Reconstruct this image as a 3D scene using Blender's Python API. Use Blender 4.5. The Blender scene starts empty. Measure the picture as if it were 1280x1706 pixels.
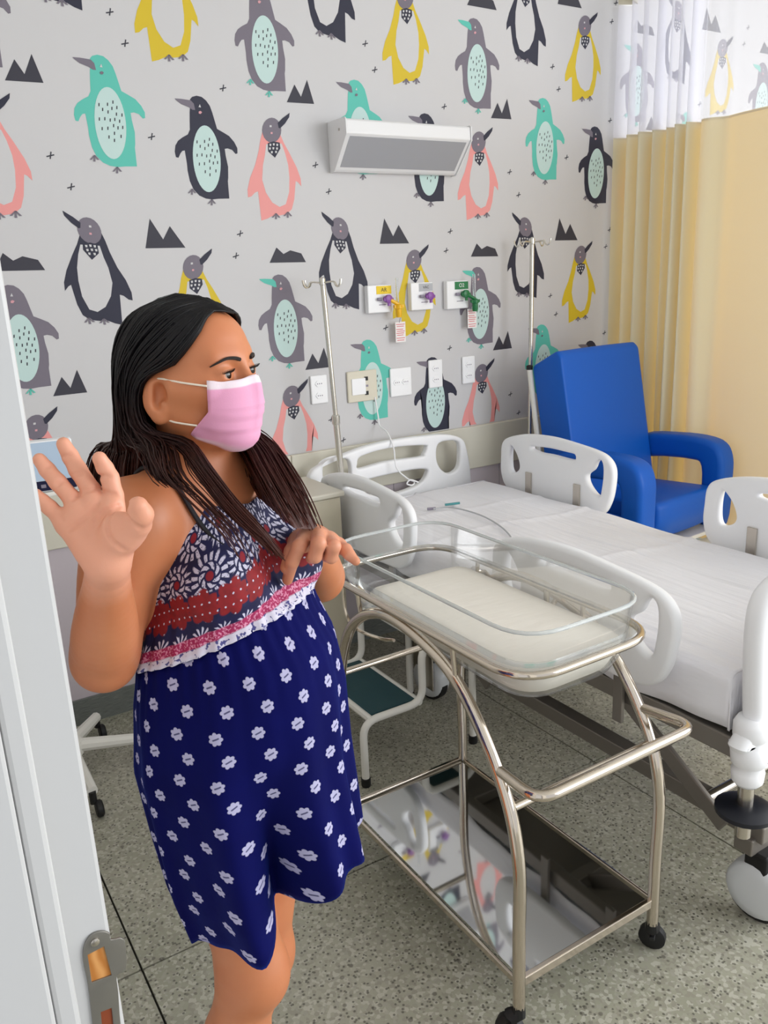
import bpy, bmesh, math, random
import numpy as np
from mathutils import Vector, Matrix

S = bpy.context.scene
COL = S.collection
PI = math.pi

# ------------------------------------------------------------------ camera
W_PX, H_PX, F_PX = 1280.0, 1706.0, 1371.0
CX, CY = 640.0, 853.0
CAM_H = 1.55
_v1 = np.array([2950 - CX, -(362 - CY), -F_PX]); EX = _v1 / np.linalg.norm(_v1)
_v2 = np.array([-247 - CX, -(509 - CY), -F_PX]); EY = _v2 - _v2.dot(EX) * EX; EY /= np.linalg.norm(EY)
EZ = np.cross(EX, EY)
RW = np.array([EX, EY, EZ])                 # camera space -> world
CAM = np.array([0.0, 0.0, CAM_H])
cam_d = bpy.data.cameras.new('camera'); cam = bpy.data.objects.new('camera', cam_d); COL.objects.link(cam)
cam_d.sensor_fit = 'VERTICAL'; cam_d.sensor_height = 24.0; cam_d.lens = F_PX / H_PX * 24.0
cam_d.clip_start = 0.02; cam_d.clip_end = 60
_m = Matrix.Identity(4)
for _i in range(3):
    for _j in range(3): _m[_i][_j] = RW[_i][_j]
    _m[_i][3] = CAM[_i]
cam.matrix_world = _m
S.camera = cam

# ------------------------------------------------------------------ light and exposure
S.view_settings.view_transform = 'Standard'; S.view_settings.look = 'None'
S.view_settings.gamma = 1.0; S.view_settings.use_curve_mapping = False
S.view_settings.exposure = 0.13
world = bpy.data.worlds.new('daylight'); S.world = world; world.use_nodes = True
_bg = world.node_tree.nodes['Background']
_bg.inputs['Color'].default_value = (0.92, 0.95, 1.0, 1); _bg.inputs['Strength'].default_value = .80

def area(name, loc, target, sx, sy, power, color=(1, 1, 1)):
    l = bpy.data.lights.new(name, 'AREA'); l.shape = 'RECTANGLE'; l.size = sx; l.size_y = sy
    l.energy = power; l.color = color
    o = bpy.data.objects.new(name, l); COL.objects.link(o); o.location = loc
    o.rotation_euler = (Vector(target) - Vector(loc)).to_track_quat('-Z', 'Y').to_euler()
    return o
# daylight through the window wall beyond the curtain, and through the windows on the near side of the ward
area('window_light_right', (6.4, 0.4, 1.7), (2.0, 1.5, 0.9), 3.4, 1.9, 62, (1.0, 0.97, 0.93))
area('window_light_front', (4.4, -1.7, 1.9), (1.2, 1.4, 0.9), 4.4, 2.3, 170, (0.96, 0.98, 1.0))

# ------------------------------------------------------------------ helpers
def lin(h, k=1.0):
    if isinstance(h, str):
        h = h.lstrip('#'); c = [int(h[i:i + 2], 16) / 255 for i in (0, 2, 4)]
    else: c = [v / 255 for v in h]
    return tuple(k * (v / 12.92 if v <= .04045 else ((v + .055) / 1.055) ** 2.4) for v in c) + (1.0,)

def mat(name, color, rough=0.5, metal=0.0, **kw):
    m = bpy.data.materials.new(name); m.use_nodes = True
    b = m.node_tree.nodes['Principled BSDF']
    b.inputs['Base Color'].default_value = lin(color) if not (isinstance(color, tuple) and len(color) == 4) else color
    b.inputs['Roughness'].default_value = rough; b.inputs['Metallic'].default_value = metal
    for k, v in kw.items(): b.inputs[k.replace('_', ' ')].default_value = v
    return m

class NT:                                    # tiny node helper
    def __init__(s, m): s.nt = m.node_tree; s.bsdf = s.nt.nodes['Principled BSDF']; s.out = s.nt.nodes['Material Output']
    def n(s, t, **kw):
        x = s.nt.nodes.new(t)
        for k, v in kw.items(): setattr(x, k, v)
        return x
    def l(s, a, b): s.nt.links.new(a, b)
    def put(s, sock, v):
        if hasattr(v, 'is_linked') or isinstance(v, bpy.types.NodeSocket): s.l(v, sock)
        else: sock.default_value = v
    def m(s, op, a, b=0.0, c=0.0, clamp=False):
        x = s.n('ShaderNodeMath', operation=op, use_clamp=clamp)
        s.put(x.inputs[0], a); s.put(x.inputs[1], b); s.put(x.inputs[2], c)
        return x.outputs[0]
    def mix(s, f, a, b):
        x = s.n('ShaderNodeMix', data_type='RGBA'); s.put(x.inputs[0], f); s.put(x.inputs[6], a); s.put(x.inputs[7], b)
        return x.outputs[2]
    def step(s, v, e0, e1):
        x = s.n('ShaderNodeMapRange', interpolation_type='SMOOTHSTEP'); s.put(x.inputs[0], v)
        x.inputs[1].default_value = e0; x.inputs[2].default_value = e1
        return x.outputs[0]
    def noise(s, scale, detail=2, vec=None, rough=.5):
        x = s.n('ShaderNodeTexNoise'); x.inputs['Scale'].default_value = scale; x.inputs['Detail'].default_value = detail
        x.inputs['Roughness'].default_value = rough
        if vec is not None: s.l(vec, x.inputs['Vector'])
        return x.outputs[0]
    def voro(s, scale, vec=None, feature='F1', out='Distance', rnd=1.0):
        x = s.n('ShaderNodeTexVoronoi', feature=feature); x.inputs['Scale'].default_value = scale; x.inputs['Randomness'].default_value = rnd
        if vec is not None: s.l(vec, x.inputs['Vector'])
        return x.outputs[out]
    def bump(s, h, strength=.3, dist=.01):
        x = s.n('ShaderNodeBump'); x.inputs['Strength'].default_value = strength; x.inputs['Distance'].default_value = dist
        s.l(h, x.inputs['Height']); s.l(x.outputs[0], s.bsdf.inputs['Normal'])
    def obj(s): return s.n('ShaderNodeTexCoord').outputs['Object']
    def uv(s): return s.n('ShaderNodeTexCoord').outputs['UV']

def tag(o, label=None, cat=None, group=None, kind=None):
    if label: o['label'] = label
    if cat: o['category'] = cat
    if group: o['group'] = group
    if kind: o['kind'] = kind
    return o

def empty(name, loc=(0, 0, 0), label=None, cat=None, group=None, rz=0.0):
    o = bpy.data.objects.new(name, None); COL.objects.link(o); o.location = loc; o.rotation_euler = (0, 0, rz)
    o.empty_display_size = .05
    return tag(o, label, cat, group)

def from_mesh(name, me, m=None, parent=None, smooth=True):
    o = bpy.data.objects.new(name, me); COL.objects.link(o)
    if m is not None and not me.materials: me.materials.append(m)
    if parent is not None: o.parent = parent
    if smooth:
        me.polygons.foreach_set('use_smooth', [True] * len(me.polygons)); me.update()
    return o

class MB:                                    # collects shapes, then makes ONE mesh object
    def __init__(s): s.v = []; s.f = []
    def add(s, v, f):
        b = len(s.v); s.v += [tuple(p) for p in v]; s.f += [tuple(b + i for i in q) for q in f]; return s
    def box(s, c, d, rz=0.0, rx=0.0, ry=0.0, M=None):
        hx, hy, hz = d[0] / 2, d[1] / 2, d[2] / 2
        R = (Matrix.Rotation(rz, 3, 'Z') @ Matrix.Rotation(ry, 3, 'Y') @ Matrix.Rotation(rx, 3, 'X')) if M is None else M
        vs = [Vector(c) + R @ Vector((x * hx, y * hy, z * hz)) for x in (-1, 1) for y in (-1, 1) for z in (-1, 1)]
        return s.add(vs, [(0, 1, 3, 2), (4, 6, 7, 5), (0, 4, 5, 1), (2, 3, 7, 6), (0, 2, 6, 4), (1, 5, 7, 3)])
    def bounds(s, a, b): return s.box([(x + y) / 2 for x, y in zip(a, b)], [abs(y - x) for x, y in zip(a, b)])
    def tube(s, pts, r, n=10, closed=False, cap=True, flat=None):
        P = [Vector(p) for p in pts]; N = len(P)
        rr = r if hasattr(r, '__len__') else [r] * N
        T = []
        for i in range(N):
            a = P[(i - 1) % N] if (closed or i > 0) else P[i]; b = P[(i + 1) % N] if (closed or i < N - 1) else P[i]
            t = (b - a); T.append(t.normalized() if t.length > 1e-9 else Vector((0, 0, 1)))
        u = T[0].orthogonal().normalized(); vs = []
        for i in range(N):
            u = (u - T[i] * u.dot(T[i]));
            u = u.normalized() if u.length > 1e-6 else T[i].orthogonal().normalized()
            w = T[i].cross(u)
            for k in range(n):
                a = 2 * PI * k / n
                vs.append(P[i] + (u * math.cos(a) + w * math.sin(a)) * rr[i])
        fs = []
        for i in range(N if closed else N - 1):
            j = (i + 1) % N
            for k in range(n):
                fs.append((i * n + k, i * n + (k + 1) % n, j * n + (k + 1) % n, j * n + k))
        if cap and not closed:
            fs.append(tuple(range(n - 1, -1, -1))); fs.append(tuple((N - 1) * n + k for k in range(n)))
        return s.add(vs, fs)
    def lathe(s, prof, c=(0, 0, 0), n=20, axis='Z', M=None):
        vs = []; fs = []
        for (r, h) in prof:
            for k in range(n):
                a = 2 * PI * k / n; p = Vector((r * math.cos(a), r * math.sin(a), h))
                if axis == 'X': p = Vector((p.z, p.x, p.y))
                if axis == 'Y': p = Vector((p.x, p.z, p.y))
                if M is not None: p = M @ p
                vs.append(p + Vector(c))
        for i in range(len(prof) - 1):
            for k in range(n): fs.append((i * n + k, i * n + (k + 1) % n, (i + 1) * n + (k + 1) % n, (i + 1) * n + k))
        fs.append(tuple(range(n - 1, -1, -1))); fs.append(tuple((len(prof) - 1) * n + k for k in range(n)))
        return s.add(vs, fs)
    def loft(s, rings, closed=True, cap=True):
        n = len(rings[0]); vs = [p for r in rings for p in r]; fs = []
        for i in range(len(rings) - 1):
            for k in range(n if closed else n - 1):
                fs.append((i * n + k, i * n + (k + 1) % n, (i + 1) * n + (k + 1) % n, (i + 1) * n + k))
        if cap: fs.append(tuple(range(n - 1, -1, -1))); fs.append(tuple((len(rings) - 1) * n + k for k in range(n)))
        return s.add(vs, fs)
    def ball(s, c, r, n=12, m=8, M=None):
        r = r if hasattr(r, '__len__') else (r, r, r); vs = []; fs = []
        for i in range(m + 1):
            t = PI * i / m
            for k in range(n):
                a = 2 * PI * k / n
                p = Vector((r[0] * math.sin(t) * math.cos(a), r[1] * math.sin(t) * math.sin(a), r[2] * math.cos(t)))
                if M is not None: p = M @ p
                vs.append(Vector(c) + p)
        for i in range(m):
            for k in range(n): fs.append((i * n + k, (i + 1) * n + k, (i + 1) * n + (k + 1) % n, i * n + (k + 1) % n))
        return s.add(vs, fs)
    def mesh(s, name):
        me = bpy.data.meshes.new(name); me.from_pydata([tuple(v) for v in s.v], [], s.f)
        bm = bmesh.new(); bm.from_mesh(me); bmesh.ops.remove_doubles(bm, verts=bm.verts, dist=1e-6)
        bmesh.ops.recalc_face_normals(bm, faces=bm.faces); bm.to_mesh(me); bm.free()
        return me
    def build(s, name, m, parent=None, smooth=True, bevel=0.0, seg=2, auto=35):
        o = from_mesh(name, s.mesh(name), m, parent, smooth)
        if smooth and auto:
            me = o.data
            bm = bmesh.new(); bm.from_mesh(me)
            for e in bm.edges:
                if len(e.link_faces) == 2 and e.calc_face_angle(0) > math.radians(auto): e.smooth = False
            bm.to_mesh(me); bm.free()
        if bevel:
            b = o.modifiers.new('bevel', 'BEVEL'); b.width = bevel; b.segments = seg; b.limit_method = 'ANGLE'; b.angle_limit = math.radians(40)
            b.harden_normals = False
        return o

def fillet(pts, r, n=6, closed=False):
    P = [Vector(p) for p in pts]; out = []; N = len(P)
    for i in range(N):
        if not closed and i in (0, N - 1): out.append(P[i]); continue
        a, b, c = P[i - 1], P[i], P[(i + 1) % N]
        rr = r[i] if hasattr(r, '__len__') else r
        d1 = (a - b); d2 = (c - b); k = min(rr, d1.length * .49, d2.length * .49)
        p, q = b + d1.normalized() * k, b + d2.normalized() * k
        for j in range(n + 1):
            t = j / n; out.append(p * (1 - t) ** 2 + b * 2 * t * (1 - t) + q * t * t)
    return out

def catmull(pts, n=8, closed=False):
    P = [Vector(p) for p in pts]; N = len(P); out = []
    for i in range(N if closed else N - 1):
        g = lambda k: P[k % N] if closed else P[max(0, min(N - 1, k))]
        p0, p1, p2, p3 = g(i - 1), g(i), g(i + 1), g(i + 2)
        for j in range(n):
            t = j / n
            out.append(.5 * ((2 * p1) + (p2 - p0) * t + (2 * p0 - 5 * p1 + 4 * p2 - p3) * t * t + (3 * p1 - p0 - 3 * p2 + p3) * t ** 3))
    if not closed: out.append(P[-1])
    return out

def plate(name, loops, thick, bev, m, parent=None, M=None, res=4):
    """flat panel with holes: loops of 2-D points (outline first), thickness along local z, rounded rim"""
    L2 = []
    for k, lp in enumerate(loops):
        P = [Vector((q[0], q[1])) for q in lp]; Q = []
        for p in P:
            if not Q or (p - Q[-1]).length > 2e-4: Q.append(p)
        if (Q[0] - Q[-1]).length < 2e-4: Q.pop()
        ar = sum(a.x * b.y - b.x * a.y for a, b in zip(Q, Q[1:] + Q[:1]))
        if (ar > 0) != (k == 0): Q.reverse()            # solid always on the left
        N = []
        for i in range(len(Q)):
            t = (Q[(i + 1) % len(Q)] - Q[i - 1]).normalized(); N.append(Vector((-t.y, t.x)))
        L2.append((Q, N))
    h = thick / 2; prof = [(bev * (1 - math.sin(a)), h - bev * (1 - math.cos(a))) for a in [PI / 2 * r / res for r in range(res + 1)]]
    prof = prof + [(o, -z) for o, z in prof[::-1]]
    bm = bmesh.new(); top, bot = [], []
    for Q, N in L2:
        rings = [[bm.verts.new((q.x + n.x * o, q.y + n.y * o, z)) for q, n in zip(Q, N)] for o, z in prof]
        for a, b in zip(rings, rings[1:]):
            for i in range(len(Q)): bm.faces.new((a[i], a[i - 1], b[i - 1], b[i]))
        top.append(rings[0]); bot.append(rings[-1])
    for grp in (top, bot):
        ed = []
        for r in grp:
            for i in range(len(r)):
                e = bm.edges.get((r[i], r[i - 1])); ed.append(e)
        bmesh.ops.triangle_fill(bm, edges=ed, use_beauty=True)
    bmesh.ops.recalc_face_normals(bm, faces=bm.faces)
    for e in bm.edges:
        if len(e.link_faces) == 2 and e.calc_face_angle(0) > math.radians(38): e.smooth = False
    me = bpy.data.meshes.new(name); bm.to_mesh(me); bm.free()
    if M is not None: me.transform(M)
    return from_mesh(name, me, m, parent, True)

def ray(p): return RW @ np.array([p[0] - CX, -(p[1] - CY), -F_PX])
def on_plane(p, axis, val):
    r = ray(p); t = (val - CAM[axis]) / r[axis]; return CAM + t * r

def copy_tree(o, parent=None):
    c = o.copy(); COL.objects.link(c)
    if parent is not None: c.parent = parent
    for ch in list(o.children): copy_tree(ch, c)
    return c

def text_mesh(txt, size, M, m, name, parent):
    cu = bpy.data.curves.new(name, 'FONT'); cu.body = txt; cu.size = size; cu.align_x = 'CENTER'; cu.align_y = 'CENTER'
    t = bpy.data.objects.new('t', cu); COL.objects.link(t); dg = bpy.context.evaluated_depsgraph_get()
    me = bpy.data.meshes.new_from_object(t.evaluated_get(dg)); bpy.data.objects.remove(t); bpy.data.curves.remove(cu)
    me.transform(M); me.materials.clear()
    return from_mesh(name, me, m, parent, False)

# ------------------------------------------------------------------ shared materials
M_white_plastic = mat('white_plastic', '#f8f9fc', .38)
M_steel = mat('brushed_steel', '#c9c2b8', .22, 1.0)
M_steel_dark = mat('grey_steel', '#8d8780', .42, .85)
M_white_metal = mat('white_enamel', '#e8e6df', .35)
M_black = mat('black_rubber', '#0d0d10', .55)
M_cream = mat('cream_plastic', '#dcd6c4', .45)
# ------------------------------------------------------------------ the room
WALL_Y, CEIL_Z, LEFT_X = 2.988, 2.95, 0.078
M_paper = mat('wallpaper_white', '#d0cfd1', .6)
_t = NT(M_paper); _t.bump(_t.noise(900, 2), .04, .002)
M_lower = mat('grey_wall_tile', '#c9bfc6', .4)
M_guard = mat('cream_wall_guard', '#d9d5c6', .45)
M_skirt = mat('granite_skirting', '#6f7370', .35)
_t = NT(M_skirt); _t.l(_t.mix(_t.step(_t.noise(160, 4), .35, .7), lin('#565a58'), lin('#8b8f8a')), _t.bsdf.inputs['Base Color'])
M_ceiling = mat('ceiling_white', '#e8e8e6', .8)

M_terrazzo = mat('terrazzo', '#a5a598', .36)
_t = NT(M_terrazzo); _o = _t.n('ShaderNodeNewGeometry').outputs['Position']
_cloud = _t.step(_t.noise(2.2, 3, _o), .3, .7)
_base = _t.mix(_cloud, lin('#989886'), lin('#acaa99'))
_chip = _t.voro(125, _o, out='Color'); _sep = _t.n('ShaderNodeSeparateColor'); _t.l(_chip, _sep.inputs[0])
_base = _t.mix(_t.m('MULTIPLY', _t.step(_sep.outputs[0], .55, .75), .55), _base, lin('#c9c7ba'))
_base = _t.mix(_t.m('MULTIPLY', _t.step(_sep.outputs[1], .62, .75), .6), _base, lin('#949083'))
_d2 = _t.voro(125, _o, out='Distance')
_dark = _t.m('MULTIPLY', _t.step(_sep.outputs[2], .80, .84), _t.m('SUBTRACT', 1.0, _t.step(_d2, .30, .46)))
_base = _t.mix(_t.m('MULTIPLY', _dark, .8), _base, lin('#55534a'))
_g3 = _t.voro(60, _o, out='Color'); _sp3 = _t.n('ShaderNodeSeparateColor'); _t.l(_g3, _sp3.inputs[0])
_d3 = _t.voro(60, _o, out='Distance')
_big = _t.m('MULTIPLY', _t.step(_sp3.outputs[0], .88, .91), _t.m('SUBTRACT', 1.0, _t.step(_d3, .26, .4)))
_base = _t.mix(_t.m('MULTIPLY', _big, .6), _base, lin('#524d45'))
_t.l(_base, _t.bsdf.inputs['Base Color'])
M_joint = mat('black_joint', '#15130f', .6)

floor = MB().bounds((-0.9, -2.1, -.12), (6.6, 3.15, -.012)).build('floor', M_joint, None, False); tag(floor, kind='structure')
JX, JY, TS, GAP = 0.300, 1.690, 1.495, 0.005
_xs = [JX + TS * k for k in range(-1, 6)]; _ys = [JY + TS * k for k in range(-3, 2)]
for i in range(-1, 5):
    for j in range(-3, 1):
        x0, x1 = JX + TS * i, JX + TS * (i + 1); y0, y1 = JY + TS * j, min(JY + TS * (j + 1), 3.02)
        x0 = max(x0, -.9); x1 = min(x1, 6.6); y0 = max(y0, -2.1)
        g = GAP / 2
        MB().bounds((x0 + g, y0 + g, -.03), (x1 - g, y1 - g, 0)).build('tile', M_terrazzo, floor, False)

wall_back = MB().bounds((LEFT_X - .15, WALL_Y, 0), (6.6, WALL_Y + .15, CEIL_Z)).build('wall_back', M_paper, None, False); tag(wall_back, kind='structure')
# lower wall, guard rail and skirting
for k, x in enumerate(np.arange(LEFT_X, 6.5, .6)):
    MB().bounds((x + .0015, WALL_Y - .006, .1), (min(x + .6, 6.6) - .0015, WALL_Y + .002, .695)).build('wall_tile', M_lower, wall_back, False)
guard = tag(empty('trim_1', (0, WALL_Y, .79)), kind='structure')
for k, x in enumerate(np.arange(LEFT_X, 6.5, 1.31)):
    o = MB().bounds((x + .001, -.022, -.098), (min(x + 1.31, 6.6) - .001, -.0005, .1)).build('guard_panel', M_guard, guard, False, bevel=.004)
base = tag(MB().bounds((LEFT_X, WALL_Y - .018, 0), (6.6, WALL_Y - .0062, .1)).build('baseboard_back', M_skirt, None, False), kind='structure')

tag(MB().bounds((-.4, -2.1, CEIL_Z), (6.6, 3.13, CEIL_Z + .1)).build('ceiling', M_ceiling, None, False), kind='structure')

# left wall with the doorway the camera looks through
M_paint = mat('door_frame_paint', '#c9c9c9', .4)
M_wallpaint = mat('wall_paint', '#d8d6d2', .7)
JAMB_Y = .585
def _jx(px, py): return on_plane((px, py), 1, JAMB_Y)[0]
x_edge, x_l1, x_l2 = LEFT_X + .008, _jx(136, 1706), _jx(94, 1706)
tag(MB().bounds((-.06, JAMB_Y + .06, 0), (LEFT_X, WALL_Y, CEIL_Z)).bounds((-.06, -2.1, 0), (LEFT_X, -.42, CEIL_Z)).bounds((-.06, -.42, 2.12), (LEFT_X, JAMB_Y + .06, CEIL_Z)).build('wall_left', M_wallpaint, None, False), kind='structure')
door = tag(empty('door_1', (LEFT_X, JAMB_Y, 0)), kind='structure')
def rel(a): return (a[0] - LEFT_X, a[1] - JAMB_Y, a[2])
f = MB().bounds(rel((-.1, JAMB_Y + .012, 0)), rel((x_edge, JAMB_Y + .06, 2.12)))
f.build('door_jamb', M_paint, door, False, bevel=.003)
MB().bounds(rel((x_l2, JAMB_Y - .001, 0)), rel((x_l1, JAMB_Y + .013, 2.1))).build('door_stop', M_paint, door, False, bevel=.004)
MB().bounds(rel((-.1, JAMB_Y - .008, 0)), rel((x_l2 - .0005, JAMB_Y + .013, 2.1))).build('door_lining', M_paint, door, False, bevel=.003)
MB().bounds(rel((-.1, -.42, 2.08)), rel((x_edge, JAMB_Y + .06, 2.14))).build('door_head', M_paint, door, False, bevel=.003)
MB().bounds(rel((-.1, -.42, 0)), rel((x_edge, -.38, 2.12))).build('door_jamb', M_paint, door, False, bevel=.003)
# strike plate let into the jamb, its two holes show the bare wood
SY = JAMB_Y + .012
def jp(px, py):
    p = on_plane((px, py), 1, SY); return (p[0], p[2])
M_strike = mat('worn_strike_steel', '#8f8c86', .42, .8)
M_wood_dark = mat('dark_bare_wood', '#8a3f1c', .6)
M_wood = mat('bare_wood', '#c98742', .6)
_t = NT(M_wood); _o = _t.obj(); _w = _t.n('ShaderNodeTexWave'); _w.inputs['Scale'].default_value = 30; _w.inputs['Distortion'].default_value = 4
_t.l(_o, _w.inputs['Vector']); _t.l(_t.mix(_w.outputs[1], lin('#b8742f'), lin('#d79a58')), _t.bsdf.inputs['Base Color'])
ol = [jp(*p) for p in [(139, 1575), (150, 1556), (168, 1549), (182, 1553), (184, 1563), (206, 1563), (209, 1612), (194, 1622), (196, 1650), (200, 1706), (206, 1745), (200, 1760), (166, 1760), (158, 1740), (152, 1690), (146, 1640), (138, 1600)]]
h1 = [jp(*p) for p in [(145, 1588), (172, 1574), (185, 1622), (152, 1634)]]
h2 = [jp(*p) for p in [(167, 1683), (185, 1676), (190, 1725), (171, 1728)]]
MS = Matrix.Translation(rel((0, SY - .0012, 0))) @ Matrix.Rotation(PI / 2, 4, 'X')
sp = plate('strike_plate', [catmull([(a, b, 0) for a, b in ol], 3, True), h1[::-1], h2[::-1]], .0022, .0004, M_strike, door, MS)
for h in (h1, h2):
    xs = [p[0] for p in h]; zs = [p[1] for p in h]
    MB().bounds(rel((min(xs) - .001, SY - .0009, min(zs) - .001)), rel((max(xs) + .001, SY + .0005, max(zs) + .001))).build('wood_pocket', M_wood if h is h1 else M_wood_dark, sp, False)
scr = on_plane((157, 1566), 1, SY)
MB().lathe([(.0035, 0), (.0035, .0016), (.002, .0022)], (0, 0, 0), 12, M=Matrix.Rotation(PI / 2, 3, 'X')).build('screw', M_steel, sp).location = rel((scr[0], SY - .002, scr[2]))

# ------------------------------------------------------------------ wallpaper print: flat motifs on the paper
def up(z, crop, sc):                         # crop pixel -> photo pixel -> wall
    p = on_plane((crop[0] + z[0] / sc, crop[1] + z[1] / sc), 1, WALL_Y); return (p[0], p[2])
C4 = ((0, 0), 4.0615); C1 = ((0, 0), 2.4615)
def WL(pts, c): return [up(p, c[0], c[1]) for p in pts]
PM = {}
for n_, h_ in dict(teal='#5cc4b4', mint='#c4dedb', navy='#24253a', greyp='#77707d', yellow='#d9bd22', pink='#ee9d9a', charcoal='#34333f', paper='#d0cfd1', pinkdot='#d9a0a8').items():
    PM[n_] = mat('print_' + n_, h_, .6)
A_body = WL([(570, 378), (585, 360), (620, 352), (660, 362), (695, 390), (725, 430), (745, 480), (765, 540), (785, 600), (830, 625), (880, 655), (920, 700), (945, 745), (947, 783), (932, 787), (905, 757), (870, 745), (848, 748), (857, 800), (877, 880), (880, 960), (872, 1040), (880, 1085), (892, 1112), (860, 1112), (810, 1112), (760, 1116), (710, 1108), (660, 1085), (615, 1040), (585, 980), (565, 900), (555, 820), (552, 750), (520, 755), (505, 775), (492, 805), (472, 800), (462, 760), (465, 715), (485, 680), (520, 655), (560, 635), (575, 600), (572, 540), (570, 470), (572, 430)], C4)
A_beak = WL([(450, 368), (500, 372), (575, 385), (600, 410), (612, 457), (590, 455), (560, 435), (500, 410), (460, 380)], C4)
_ov = []
for k in range(36):
    a = 2 * PI * k / 36; x = 106 * math.cos(a); y = 245 * math.sin(a)
    _ov.append((710 + x + y * .10, 817 + y))
A_oval = WL(_ov, C4)
A_eye = WL([(637, 437), (646, 415), (656, 440)], C4)
A_cheek = WL([(638, 470), (652, 465), (665, 475), (655, 488), (640, 485)], C4)
A_dots = [WL([(x - 4, y - 11), (x + 4, y - 11), (x + 4, y + 11), (x - 4, y + 11)], C4) for x, y in
          [(632, 692), (727, 675), (657, 725), (754, 712), (720, 718), (694, 742), (751, 757), (789, 763), (635, 790), (672, 788), (709, 797), (740, 793), (773, 805), (654, 855), (693, 853), (732, 835), (762, 850), (794, 847), (738, 887), (701, 912), (783, 908), (738, 935), (690, 690)]]
def toes(cx, cy, c, k=1.0):
    return [WL([(cx - 4 * k, cy - 20 * k), (cx + 4 * k, cy - 20 * k), (cx + dx * k + 7 * k, cy + dy * k), (cx + dx * k - 7 * k, cy + dy * k)], c) for dx, dy in ((-26, 12), (0, 24), (26, 12))]
A_feet = toes(602, 1055, C4) + toes(757, 1135, C4)
A_ref = up((620, 352), *C4)
B_body = WL([(1092, 535), (1082, 575), (1075, 620), (1060, 680), (1040, 730), (1029, 780), (1031, 812), (1045, 808), (1060, 792), (1073, 787), (1085, 820), (1100, 850), (1100, 877), (1086, 907), (1110, 899), (1130, 888), (1160, 886), (1190, 880), (1210, 860), (1220, 820), (1222, 780), (1221, 742), (1235, 750), (1249, 767), (1246, 735), (1230, 690), (1200, 630), (1178, 590), (1163, 555)], C1)
B_belly = WL([(1105, 595), (1100, 640), (1092, 680), (1089, 740), (1104, 792), (1130, 833), (1160, 851), (1185, 840), (1199, 790), (1200, 730), (1195, 680), (1182, 630), (1168, 592)], C1)
_hd = [(1128 + 39 * math.cos(2 * PI * k / 20), 537 + 51 * math.sin(2 * PI * k / 20)) for k in range(20)]
B_head = WL(_hd, C1)
B_beak = WL([(1152, 508), (1172, 488), (1201, 466), (1199, 484), (1182, 510), (1162, 530), (1156, 528)], C1)
B_tie = WL([(1112, 590), (1134, 583), (1160, 588), (1163, 612), (1141, 650), (1113, 624)], C1)
B_net = [WL([(x - 4, y - 4), (x + 4, y - 4), (x + 3, y + 5), (x - 3, y + 5)], C1) for x, y in [(1122, 597), (1136, 595), (1150, 597), (1120, 612), (1134, 611), (1149, 612), (1128, 627), (1145, 626)]]
B_eye = [WL([(x - 4, y - 4), (x + 4, y - 4), (x + 4, y + 4), (x - 4, y + 4)], C1) for x, y in [(1123, 521), (1127, 549)]]
B_feet = toes(1145, 888, C1, .55) + toes(1193, 882, C1, .55)
B_ref = up((1160, 886), *C1)
MT1 = [(x, z) for x, z in WL([(83, 413), (146, 270), (215, 372), (262, 235), (343, 433)], C4)]; MT1r = up((262, 235), *C4)
C1m = C1
MT2 = WL([(590, 948), (607, 825), (663, 912), (690, 857), (755, 947)], C1); MT2r = up((663, 912), *C1)
MT3 = WL([(1115, 1048), (1143, 985), (1172, 1012), (1200, 997), (1228, 1030), (1245, 1010), (1264, 1046)], C1); MT3r = up((1190, 1030), *C1)
_x = [((-1, -.32), (1, .18)), ((-.15, -.85), (.3, .9))]

def poly(mb, pts, depth):
    """fan-safe triangulation of a flat outline on the wall plane"""
    bm = bmesh.new(); vs = [bm.verts.new((p[0], -depth, p[1])) for p in pts]
    f = bm.faces.new(vs); r = bmesh.ops.triangulate(bm, faces=[f], ngon_method='EAR_CLIP')
    bm.verts.index_update()
    mb.add([v.co.copy() for v in bm.verts], [tuple(v.index for v in f.verts) for f in bm.faces]); bm.free()

def motif(name, layers, ref, mirror=1):
    """layers: (material, outlines); one mesh with a material per layer, origin at the reference point"""
    me = bpy.data.meshes.new(name); V = []; F = []; MI = []
    for li, (m, outs) in enumerate(layers):
        me.materials.append(m); mb = MB()
        for o in outs: poly(mb, [((x - ref[0]) * mirror, z - ref[1]) for x, z in o], .0006 + .0003 * li)
        b = len(V); V += mb.v; F += [tuple(b + i for i in q) for q in mb.f]; MI += [li] * len(mb.f)
    me.from_pydata([tuple(v) for v in V], [], F); me.polygons.foreach_set('material_index', MI)
    bm = bmesh.new(); bm.from_mesh(me)
    for f_ in bm.faces:
        f_.normal_update()
        if f_.normal.y > 0: f_.normal_flip()
    bm.to_mesh(me); bm.free()
    return me
def A_mesh(body, beak, feet, belly='mint', cheek='pinkdot'):
    return motif('penguin_print', [(PM[body], [A_body]), (PM[beak], [A_beak]), (PM[belly], [A_oval]), (PM['charcoal'], A_dots), (PM['paper'], [A_eye]), (PM[cheek], [A_cheek]), (PM[feet], A_feet)], A_ref)
def B_mesh(body, mirror=1, dot='pinkdot'):
    return motif('penguin_print', [(PM[body], [B_body]), (PM['paper'], [B_belly]), (PM['greyp'], [B_head]), (PM['navy'], [B_beak, B_tie]), (PM['paper'], B_net + B_eye[:1]), (PM[dot], B_eye[1:]), (PM['greyp'], B_feet)], B_ref, mirror)
def cross_mesh():
    outs = []
    for (a, b) in _x:
        a, b = Vector(a) * .0125, Vector(b) * .0125; d = (b - a).normalized(); nrm = Vector((-d.y, d.x)) * .0019
        outs.append([tuple(a + nrm), tuple(a - nrm), tuple(b - nrm), tuple(b + nrm)])
    return motif('cross_print', [(PM['charcoal'], outs[:1]), (PM['charcoal'], outs[1:])], (0, 0))
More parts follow.
